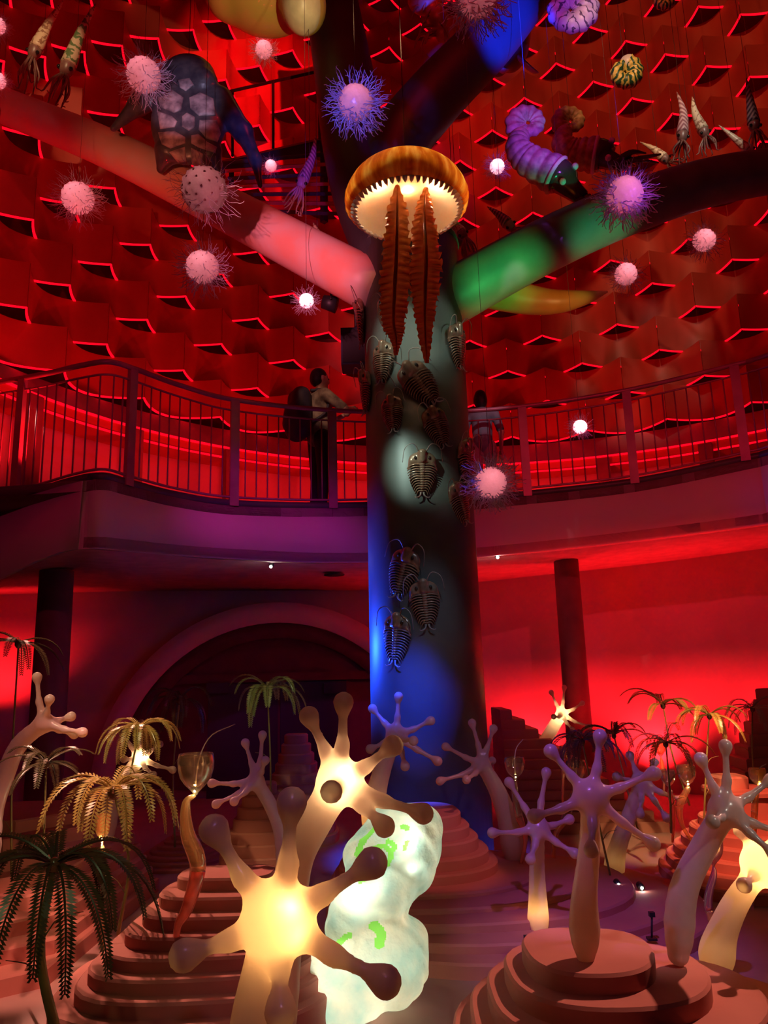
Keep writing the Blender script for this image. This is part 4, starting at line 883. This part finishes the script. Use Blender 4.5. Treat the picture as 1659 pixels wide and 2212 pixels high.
# ------------------------------------------------------------------ coiled ammonites
P('coil_violet', (.36, .24, .32), .5, (.66, .52, .58), 14, bump=.2); P('coil_orange', (.3, .1, .04), .5, (.6, .34, .14), 14, bump=.2); P('amm_head', (.07, .04, .045), .18, (.1, .06, .06), 6, coat=.8); P('collar', (.7, .6, .6), .4)
BAND('coil_green', (.8, .6, .15), (.03, .1, .05), None, .4, 9, 14, 2.5); BAND('zigzag', (.6, .5, .6), (.1, .06, .14), None, .4, 6, 9, 2.2, .22)
def plane_pt(c, u, v, dy=0): return np.array(c) + np.array([u, dy, v])
def coil(c, R1, turns, a0, grow, r0, n=90, ribs=0, flat=1.0):
    q = np.linspace(0, 1, n); ang = a0 - turns * 2 * PI * (1 - q); Rr = R1 * np.exp(-grow * (1 - q) * turns); pts = np.stack([c[0] + Rr * np.cos(ang), c[1] + 0 * q - .0 * q, c[2] + Rr * np.sin(ang)], 1)
    rad = r0 * Rr / R1 * (1 + (ribs and .10) * np.sin(ang * 11)); return pts, rad
def ammonite(label, cx, cy, rc, shaft, neck, head, Y, mat, tents, seed, r_end):
    C = at(cx, cy, Y); m = pxm(C); o = thing('ammonite', label, 'ammonite model', C, 'uncoiled ammonites'); rg = np.random.RandomState(seed)
    pts, rad = coil(C, rc * .70 * m, 2.3, math.radians(-120), .55, rc * .34 * m, 160, 1)
    O('coil', tube(pts, rad, 18, flat=1.25), mat, o)
    sp = spline([pts[-1]] + [at(x, y, Y - .1) for x, y in shaft] + [at(*neck, Y - .15)], 90); rr = np.linspace(rad[-1], r_end * m, 90) * (1 + .12 * np.abs(np.sin(np.linspace(0, 8 * PI, 90))))
    O('shaft', tube(sp, rr, 22), mat, o); d = unit(sp[-1] - sp[-9])
    O('collar', tube([sp[-1] - d * .012, sp[-1] + d * .012, sp[-1] + d * .03], [r_end * m * 1.1, r_end * m * 1.14, r_end * m * 1.0], 22), 'collar', o)
    h0 = sp[-1]; hd = at(*head, Y - .2); hb = O('head', tube(spline([h0, h0 + d * .5 * r_end * m, (h0 + hd) / 2, hd], 10), np.array([.95, 1.0, .98, .92, .85, .76, .66, .58, .5, .45]) * r_end * m, 18), 'amm_head', o)
    for s in (-1, 1): O('eye', ball(h0 + d * .75 * r_end * m + np.cross(d, [0, 1, 0]) * s * .62 * r_end * m - [0, .62 * r_end * m, 0], .2 * r_end * m, 10), 'collar', hb)
    for k in range(8):
        e = at(tents[0] + rg.uniform(-1, 1) * tents[2], tents[1] + rg.uniform(-1, 1) * tents[3], Y - .25 + rg.uniform(-.15, .2)); b = hd + rg.randn(3) * .12 * r_end * m
        O('tentacle', tube(spline([b, (b + e) / 2 + rg.randn(3) * .03 + [.02, 0, .02], e], 10), np.linspace(.26, .06, 10) * r_end * m, 7), 'amm_head', o)
    O('wire', tube([C + [0, 0, rc * .8 * m], (C[0], C[1], 15.59)], .003, 4), 'wire', o)
ammonite('violet-lit uncoiled ammonite with dark head above the green branch', 1140, 266, 48, [(1118, 318), (1140, 345)], (1200, 378), (1258, 428), 7.6, 'coil_violet', (1275, 485, 40, 28), 1, 36)
ammonite('brown-orange uncoiled ammonite behind the violet one', 1232, 262, 40, [(1215, 310), (1240, 330)], (1285, 335), (1335, 352), 8.4, 'coil_orange', (1400, 350, 40, 20), 2, 34)
def shellcoil(label, cx, cy, R, Y, mat, flat, tilt=0):
    C = at(cx, cy, Y); m = pxm(C); o = thing('coiled_shell', label, 'shell model', C, 'coiled shells'); pts, rad = coil(C, R * .6 * m, 2.2, math.radians(70), .42, R * .42 * m, 90, 1)
    O('whorl', tube(pts, rad, 20, flat=flat), mat, o); O('aperture', ball(pts[-1], rad[-1] * .97, 14, (1, flat * .9, 1)), 'collar', o)
    O('wire', tube([C + [0, 0, R * .6 * m], (C[0], C[1], 15.59)], .003, 4), 'wire', o)
shellcoil('yellow and dark green striped coiled shell hanging at upper right', 1350, 158, 42, 8.2, 'coil_green', 1.1)
shellcoil('small striped coiled shell cut by the top edge at right', 1432, 0, 28, 8.4, 'coil_green', 1.0)
shellcoil('large lilac nautilus disc with dark zigzag lines at the top', 1232, 22, 66, 7.8, 'zigzag', .75)
# ------------------------------------------------------------------ turtle, belly to the viewer
P('turtle_skin', (.05, .05, .07), .35, (.1, .1, .11), 10, bump=.3, coat=.3); P('scute', (.16, .13, .15), .45, (.6, .5, .5), 9, bump=.2)
TC = at(408, 250, 7.6); tm = pxm(TC)
def tp(x, y, dy=0): return at(x, y, 7.6 + dy)
tb = [('e', tp(408, 262), (82 * tm, 30 * tm, 105 * tm)), ('e', tp(405, 172, .02), (62 * tm, 38 * tm, 58 * tm)), ('e', tp(440, 175, -.08), (26 * tm, 22 * tm, 26 * tm)), ('c', tp(345, 195), tp(300, 225), 24 * tm, 20 * tm), ('c', tp(300, 225), tp(245, 278, -.05), 20 * tm, 7 * tm),
      ('c', tp(478, 215), tp(525, 285), 26 * tm, 20 * tm), ('c', tp(525, 285), tp(552, 345, -.05), 20 * tm, 12 * tm), ('c', tp(552, 345, -.05), tp(562, 402, -.05), 12 * tm, 5 * tm), ('c', tp(360, 330), tp(348, 365, .1), 24 * tm, 10 * tm), ('c', tp(455, 335), tp(470, 370, .1), 24 * tm, 10 * tm)]
tu = thing('sea_turtle', 'dark sea turtle hanging upright with its pale plated belly showing', 'turtle model', TC)
O('body', nets(tb, 14 * tm, 4 * tm), 'turtle_skin', tu)
O('wire', tube([tp(408, 120), (TC[0], TC[1], 15.59)], .004, 4), 'wire', tu)
def scute(poly):
    pts = []; ctr = np.mean(poly, 0)
    def hit(x, y):
        d = ray(x, y); d = d / np.linalg.norm(d); s = CAM + d * np.linspace(8, 13, 1000)[:, None]; f = field(s, tb, 14 * tm); i = int(np.argmax(f < 0)) if (f < 0).any() else int(np.argmin(f)); return s[i], d
    V = [];
    p, d = hit(*ctr); V.append(p - d * 6 * tm); n = len(poly) * 4; ring_ = []
    for i in range(len(poly)):
        a_, b_ = np.array(poly[i], float), np.array(poly[(i + 1) % len(poly)], float)
        for q in range(4): ring_.append(a_ + (b_ - a_) * q / 4)
    for f_, h_ in ((.6, 5), (.88, 4), (.97, 0), (.97, -5)):
        for r_ in ring_: p, d = hit(*(ctr + (r_ - ctr) * f_)); V.append(p - d * h_ * tm)
    Fc = [(0, 1 + (i + 1) % n, 1 + i) for i in range(n)] + [(1 + k * n + i, 1 + k * n + (i + 1) % n, 1 + (k + 1) * n + (i + 1) % n, 1 + (k + 1) * n + i) for k in range(3) for i in range(n)]
    O('scute', (V, Fc), 'scute', tu)
for poly in ([(340, 212), (372, 192), (398, 210), (392, 240), (376, 246), (345, 232)], [(408, 210), (432, 198), (462, 212), (468, 250), (430, 252), (410, 235)], [(338, 238), (372, 250), (384, 262), (378, 276), (345, 280)], [(393, 250), (404, 242), (422, 252), (422, 276), (408, 284), (392, 274)], [(430, 258), (470, 258), (478, 290), (470, 308), (445, 300), (428, 280)], [(340, 285), (378, 282), (402, 296), (402, 310), (368, 322), (348, 312)], [(412, 292), (428, 288), (448, 306), (470, 318), (466, 332), (430, 320), (412, 310)], [(364, 328), (400, 316), (404, 350), (384, 352)], [(412, 318), (440, 332), (436, 356), (414, 358)], [(384, 172), (410, 168), (420, 184), (402, 198), (388, 190)]): scute(poly)
# ------------------------------------------------------------------ other hanging animals
P('yellow_belly', (.5, .4, .08), .4, (.62, .35, .1), 3, coat=.3); P('belly_lip', (.62, .52, .35), .4); P('horn_orange', (.6, .28, .05), .4, (.55, .42, .1), 3, coat=.2)
C = at(575, -52, 8.2); m = pxm(C); o = thing('giant_shellfish', 'huge yellow-green rounded belly cut by the top edge', 'animal model', C)
O('belly', nets([('e', C, (128 * m, 120 * m, 112 * m)), ('e', at(655, 10, 8.0), (48 * m, 60 * m, 55 * m)), ('e', at(480, -20, 8.2), (40 * m, 60 * m, 50 * m))], 20 * m, 7 * m), 'yellow_belly', o)
O('flank', nets([('e', at(652, 8, 7.95), (44 * m, 58 * m, 58 * m))], 5 * m, 6 * m), 'belly_lip', o)
O('wire', tube([C, (C[0], C[1], 15.59)], .006, 4), 'wire', o)
pts = chain([(965, 545, 8.6), (1000, 590, 8.5), (1080, 632, 8.4), (1180, 652, 8.3), (1260, 644, 8.3), (1312, 630, 8.3)], 30); mm = pxm(pts[0])
o = thing('tusk_shell', 'long orange-yellow tapering tusk shell behind the green branch', 'shell model', pts[0])
O('shell', tube(pts, np.interp(np.linspace(0, 1, 30), [0, .15, .45, .7, .9, 1], [56, 52, 34, 22, 9, 2]) * mm, 24), 'horn_orange', o); O('wire', tube([pts[4], (pts[4][0], pts[4][1], 15.59)], .004, 4), 'wire', o)
C = at(1100, 110, 9.4); m = pxm(C); o = thing('dark_fish', 'dark blunt fish with pale fins half behind the blue branch', 'fish model', C)
P('fish_dark', (.05, .045, .05), .4, (.1, .08, .1), 5, coat=.3); P('fish_fin', (.45, .38, .42), .5)
O('body', nets([('e', at(1105, 95, 9.4), (38 * m, 60 * m, 52 * m)), ('c', at(1115, 75, 9.4), at(1075, 140, 9.4), 30 * m, 24 * m)], 12 * m, 5 * m), 'fish_dark', o)
for a_, b_, c_ in (((1120, 125), (1148, 150), (1164, 158)), ((1062, 135), (1085, 152), (1100, 150)), ((1060, 160), (1020, 172), (1004, 186))): O('fin', tube(spline([at(*a_, 9.2), at(*b_, 9.15), at(*c_, 9.15)], 10), np.array([9, 11, 12, 12, 11, 10, 8, 6, 4, 1]) * m, 10, flat=.3), 'fish_fin', o)
O('wire', tube([C, (C[0], C[1], 15.59)], .004, 4), 'wire', o)
C = at(935, 40, 9.6); m = pxm(C); o = thing('spiny_arthropod', 'brown spiny arthropod hanging between the dark branches at the top', 'animal model', C)
P('arthropod', (.2, .11, .04), .4, (.3, .18, .06), 8, coat=.3)
O('body', nets([('e', at(920, 0, 9.6), (40 * m, 26 * m, 34 * m)), ('e', at(945, 40, 9.6), (24 * m, 20 * m, 26 * m)), ('e', at(955, 75, 9.6), (15 * m, 14 * m, 18 * m))], 10 * m, 5 * m), 'arthropod', o)
rg = random.Random(5)
for k in range(12):
    s = rg.choice((-1, 1)); x, y = 925 + rg.uniform(-15, 30), rg.uniform(-10, 85); O('leg', tube(spline([at(x, y, 9.6), at(x + s * 22, y + 6, 9.5), at(x + s * 32, y + 32, 9.5)], 8), np.linspace(4.5, 1.5, 8) * m, 6), 'arthropod', o)
O('wire', tube([C, (C[0], C[1], 15.59)], .004, 4), 'wire', o)
# ------------------------------------------------------------------ catwalk and stage gear
cw = thing('catwalk', 'black steel catwalk with handrail and red-lit slats high behind the turtle', 'catwalk', at(590, 330, 10.6))
def bar(a, b, r, nm, mat='black', sides=4): O(nm, tube([at(*a), at(*b)], r, sides), mat, cw, smooth=False)
bar((430, 372, 10.4), (760, 296, 10.8), .11, 'beam'); bar((485, 200, 10.4), (705, 150, 10.8), .03, 'handrail')
for x in (502, 590, 690): bar((x, 198 - (x - 485) * .23, 10.5), (x, 352 - (x - 430) * .2, 10.5), .022, 'rail_post')
bar((700, 300, 10.6), (700, 480, 10.6), .06, 'hanger'); bar((500, 350, 10.5), (500, 470, 10.5), .04, 'hanger')
for k in range(7): bar((480 + k * 6, 352 + k * 17, 10.3 + k * .02), (740, 330 + k * 22, 10.5), .035, 'slat', 'panel' if k % 2 else 'black')
b = at(770, 758, 8.6); m = pxm(b); o = thing('loudspeaker', 'dark navy loudspeaker box hanging left of the column above the railing', 'speaker', b)
P('navy', (.02, .025, .06), .5); O('cabinet', box(b, (64 * m, .3, 84 * m)), 'navy', o, smooth=False); O('grille', box(b - [0, .16, 0], (56 * m, .02, 76 * m)), 'black', o, smooth=False); O('bracket', tube([b + [0, 0, 40 * m], b + [0, .05, 1.2]], .02, 6), 'black', o)
b = at(716, 656, 8.3); m = pxm(b); o = thing('stage_lamp', 'small black stage lamp beside the brilliant white ball', 'lamp', b)
O('barrel', tube([b - [.1, 0, -.03], b + [.06, 0, -.02]], [.08, .1], 14), 'black', o); O('yoke', tube(spline([b + [0, -.11, 0], b + [0, 0, .16], b + [0, .11, 0]], 9), .012, 6), 'black', o); O('clamp', tube([b + [0, 0, .14], b + [.5, .1, .25]], .018, 6), 'black', o)
# small floor lamps and cable stakes in the garden
for i, (x, y, z) in enumerate(((1336, 1912, .3), (1386, 1918, .29))):
    q = at(x, y, 5.62); o = thing('floor_lamp', ('brilliant little floor lamp at the foot of the pale stalk', 'second little floor lamp just right of the brighter one')[i], 'lamp', (q[0], q[1], 0))
    O('stake', tube([(q[0], q[1], .0), (q[0], q[1], q[2])], .006, 6), 'black', o); O('hood', tube([q + [0, .05, .01], q + [0, .0, 0]], .022, 10), 'black', o); O('bulb', ball(q - [0, .008, 0], .013 if i == 0 else .010, 8), 'lamp_white', o)
for x, y0, y1, lb in ((1138, 2030, 2116, 'thin black stake standing before the centre plinth'), (1215, 2022, 2060, 'short black stake behind the right plinth'), (1408, 1978, 2030, 'black stake left of the bent white stalk')):
    q = onz(x, y1, .0 if x < 1150 else .1); t_ = at(x, y0, q[1]); o = thing('cable_stake', lb, 'stake', (q[0], q[1], q[2])); O('rod', tube([q, t_], .006, 6), 'black', o); O('clip', box(t_ + [0, 0, .008], (.03, .03, .025)), 'black', o, smooth=False); O('foot', box(q + [0, 0, .006], (.05, .05, .012)), 'black', o, smooth=False)
# ------------------------------------------------------------------ two visitors on the balcony
P('skin', (.5, .28, .2), .5); P('hair', (.012, .009, .009), .5, (.03, .02, .02), 30); P('camo', (.35, .28, .2), .8, (.12, .08, .06), 9); P('trousers_dark', (.012, .012, .018), .8); P('top_grey', (.14, .14, .18), .8, (.2, .2, .24), 8); P('trousers_light', (.32, .22, .22), .8); P('pack', (.035, .03, .05), .6); P('shoe', (.03, .03, .03), .5)
def person(label, px, ytop, Y, floor, heading, shirt, trs, hair_long, arms):
    top = at(px, ytop, Y); H = top[2] - floor; k = H / 1.75; base = np.array([top[0], Y, floor]); Rz = rotz(heading)
    W = lambda x, y, z: base + Rz @ (np.array([x, y, z]) * k)
    c = lambda a, b, r1, r2: ('c', W(*a), W(*b), r1 * k, r2 * k)
    o = thing('person', label, 'person', base)
    legs = [c((s * .095, 0, .9), (s * .1, .01, .5), .085, .06) for s in (-1, 1)] + [c((s * .1, .01, .5), (s * .105, -.02, .09), .058, .04) for s in (-1, 1)]
    feet = [c((s * .105, -.03, .045), (s * .12, .14, .035), .04, .03) for s in (-1, 1)]
    torso = [c((0, 0, .95), (0, .01, 1.15), .13, .12), c((0, .01, 1.15), (0, .0, 1.36), .125, .135), c((-.13, 0, 1.4), (.13, 0, 1.4), .07, .07)]
    neck = [c((0, 0, 1.42), (0, .02, 1.55), .055, .05)]
    head = [('e', W(0, .025, 1.64), (.078 * k, .095 * k, .112 * k), Rz), c((0, .1, 1.6), (0, .125, 1.615), .014, .016), c((-.078, .02, 1.625), (-.085, .015, 1.645), .018, .018), c((.078, .02, 1.625), (.085, .015, 1.645), .018, .018), c((0, .07, 1.56), (0, .09, 1.555), .03, .025)]
    arm, slv, hands = [], [], []
    for s, (el, wr) in zip((-1, 1), arms):
        sh = (s * .19, 0, 1.4); arm += [c(sh, el, .052, .042), c(el, wr, .04, .028)]; slv += [c(sh, tuple(np.array(sh) + (np.array(el) - sh) * .85), .055, .047)]
        d = unit(np.array(wr) - np.array(el)); sd = unit(np.cross(d, [0, 0, 1])); pa = np.array(wr) + d * .05
        hands.append(ball(W(*pa), .042 * k, 10, (1, 1, .8)))
        for f in range(4):
            b = pa + sd * (f - 1.5) * .02 + d * .03; l = (.06, .07, .068, .052)[f]; e1 = b + d * l * .5; e2 = e1 + unit(d + np.array([0, 0, -.8])) * l * .5
            hands.append(tube([W(*b), W(*e1), W(*e2)], np.array([.0095, .009, .007]) * k, 6))
        b = pa - sd * .035 * s; hands.append(tube([W(*b), W(*(b + d * .03 - sd * .02 * s)), W(*(b + d * .055 - sd * .022 * s))], np.array([.011, .01, .008]) * k, 6))
    V, Fc = nets(legs + feet + torso + neck + head + arm, .03 * k, .016 * k)
    bd = O('body', join((V, Fc), *hands), 'skin', o)
    gr = lambda ps, g: [('c', p[1], p[2], p[3] + g, p[4] + g) for p in ps]
    O('trousers', nets(gr(legs, .014 * k) + gr(torso[:1], .006 * k), .03 * k, .016 * k), trs, o)
    O('shirt', nets(gr(torso, .016 * k) + gr(slv, .01 * k), .03 * k, .016 * k), shirt, o)
    for s, fe in zip((-1, 1), feet): O('shoe', nets(gr([fe], .012 * k), .01, .012 * k), 'shoe', o)
    hp = [('e', W(0, 0.0, 1.675), (.088 * k, .1 * k, .1 * k), Rz)]
    if hair_long: hp += [('e', W(0, -.03, 1.6), (.1 * k, .09 * k, .13 * k), Rz)]
    else: hp += [('e', W(0, -.02, 1.63), (.086 * k, .085 * k, .09 * k), Rz)]
    O('hair', nets(hp, .02, .014 * k), 'hair', o)
    for s in (-1, 1): O('eye', ball(W(s * .032, .112, 1.645), .011 * k, 8), 'eye_black', bd)
    return W, k
fz = lambda s: float(np.interp(s, pxs, EDGE[:, 2]))
W1, k1 = person('person in a camouflage shirt and black trousers leaning by the railing left of the column', 688, 800, 8.98 + .25, fz(690), math.radians(-62), 'camo', 'trousers_dark', False, [((-.3, .18, 1.18), (-.12, .36, 1.28)), ((.3, .2, 1.2), (.1, .38, 1.3))])
bc = W1(0, -.23, 1.2); o = thing('backpack', 'dark backpack worn by the person in the camouflage shirt', 'backpack', W1(0, -.23, .95))
O('bag', nets([('c', W1(-.06, -.25, 1.0), W1(-.06, -.24, 1.38), .13 * k1, .11 * k1), ('c', W1(.06, -.25, 1.0), W1(.06, -.24, 1.38), .13 * k1, .11 * k1), ('c', W1(0, -.34, 1.05), W1(0, -.33, 1.2), .1 * k1, .09 * k1)], .05, .018), 'pack', o)
for s in (-1, 1): O('strap', tube(spline([W1(s * .1, -.15, 1.05), W1(s * .17, .02, 1.2), W1(s * .13, .06, 1.46), W1(s * .09, -.14, 1.45)], 12), .018 * k1, 6), 'pack', o)
person('person with dark bobbed hair and grey top standing behind the railing right of the column', 1037, 846, 9.4, fz(1037), math.radians(-12), 'top_grey', 'trousers_light', True, [((-.27, .06, 1.13), (-.2, .25, 1.05)), ((.27, .04, 1.12), (.25, .1, .88))])
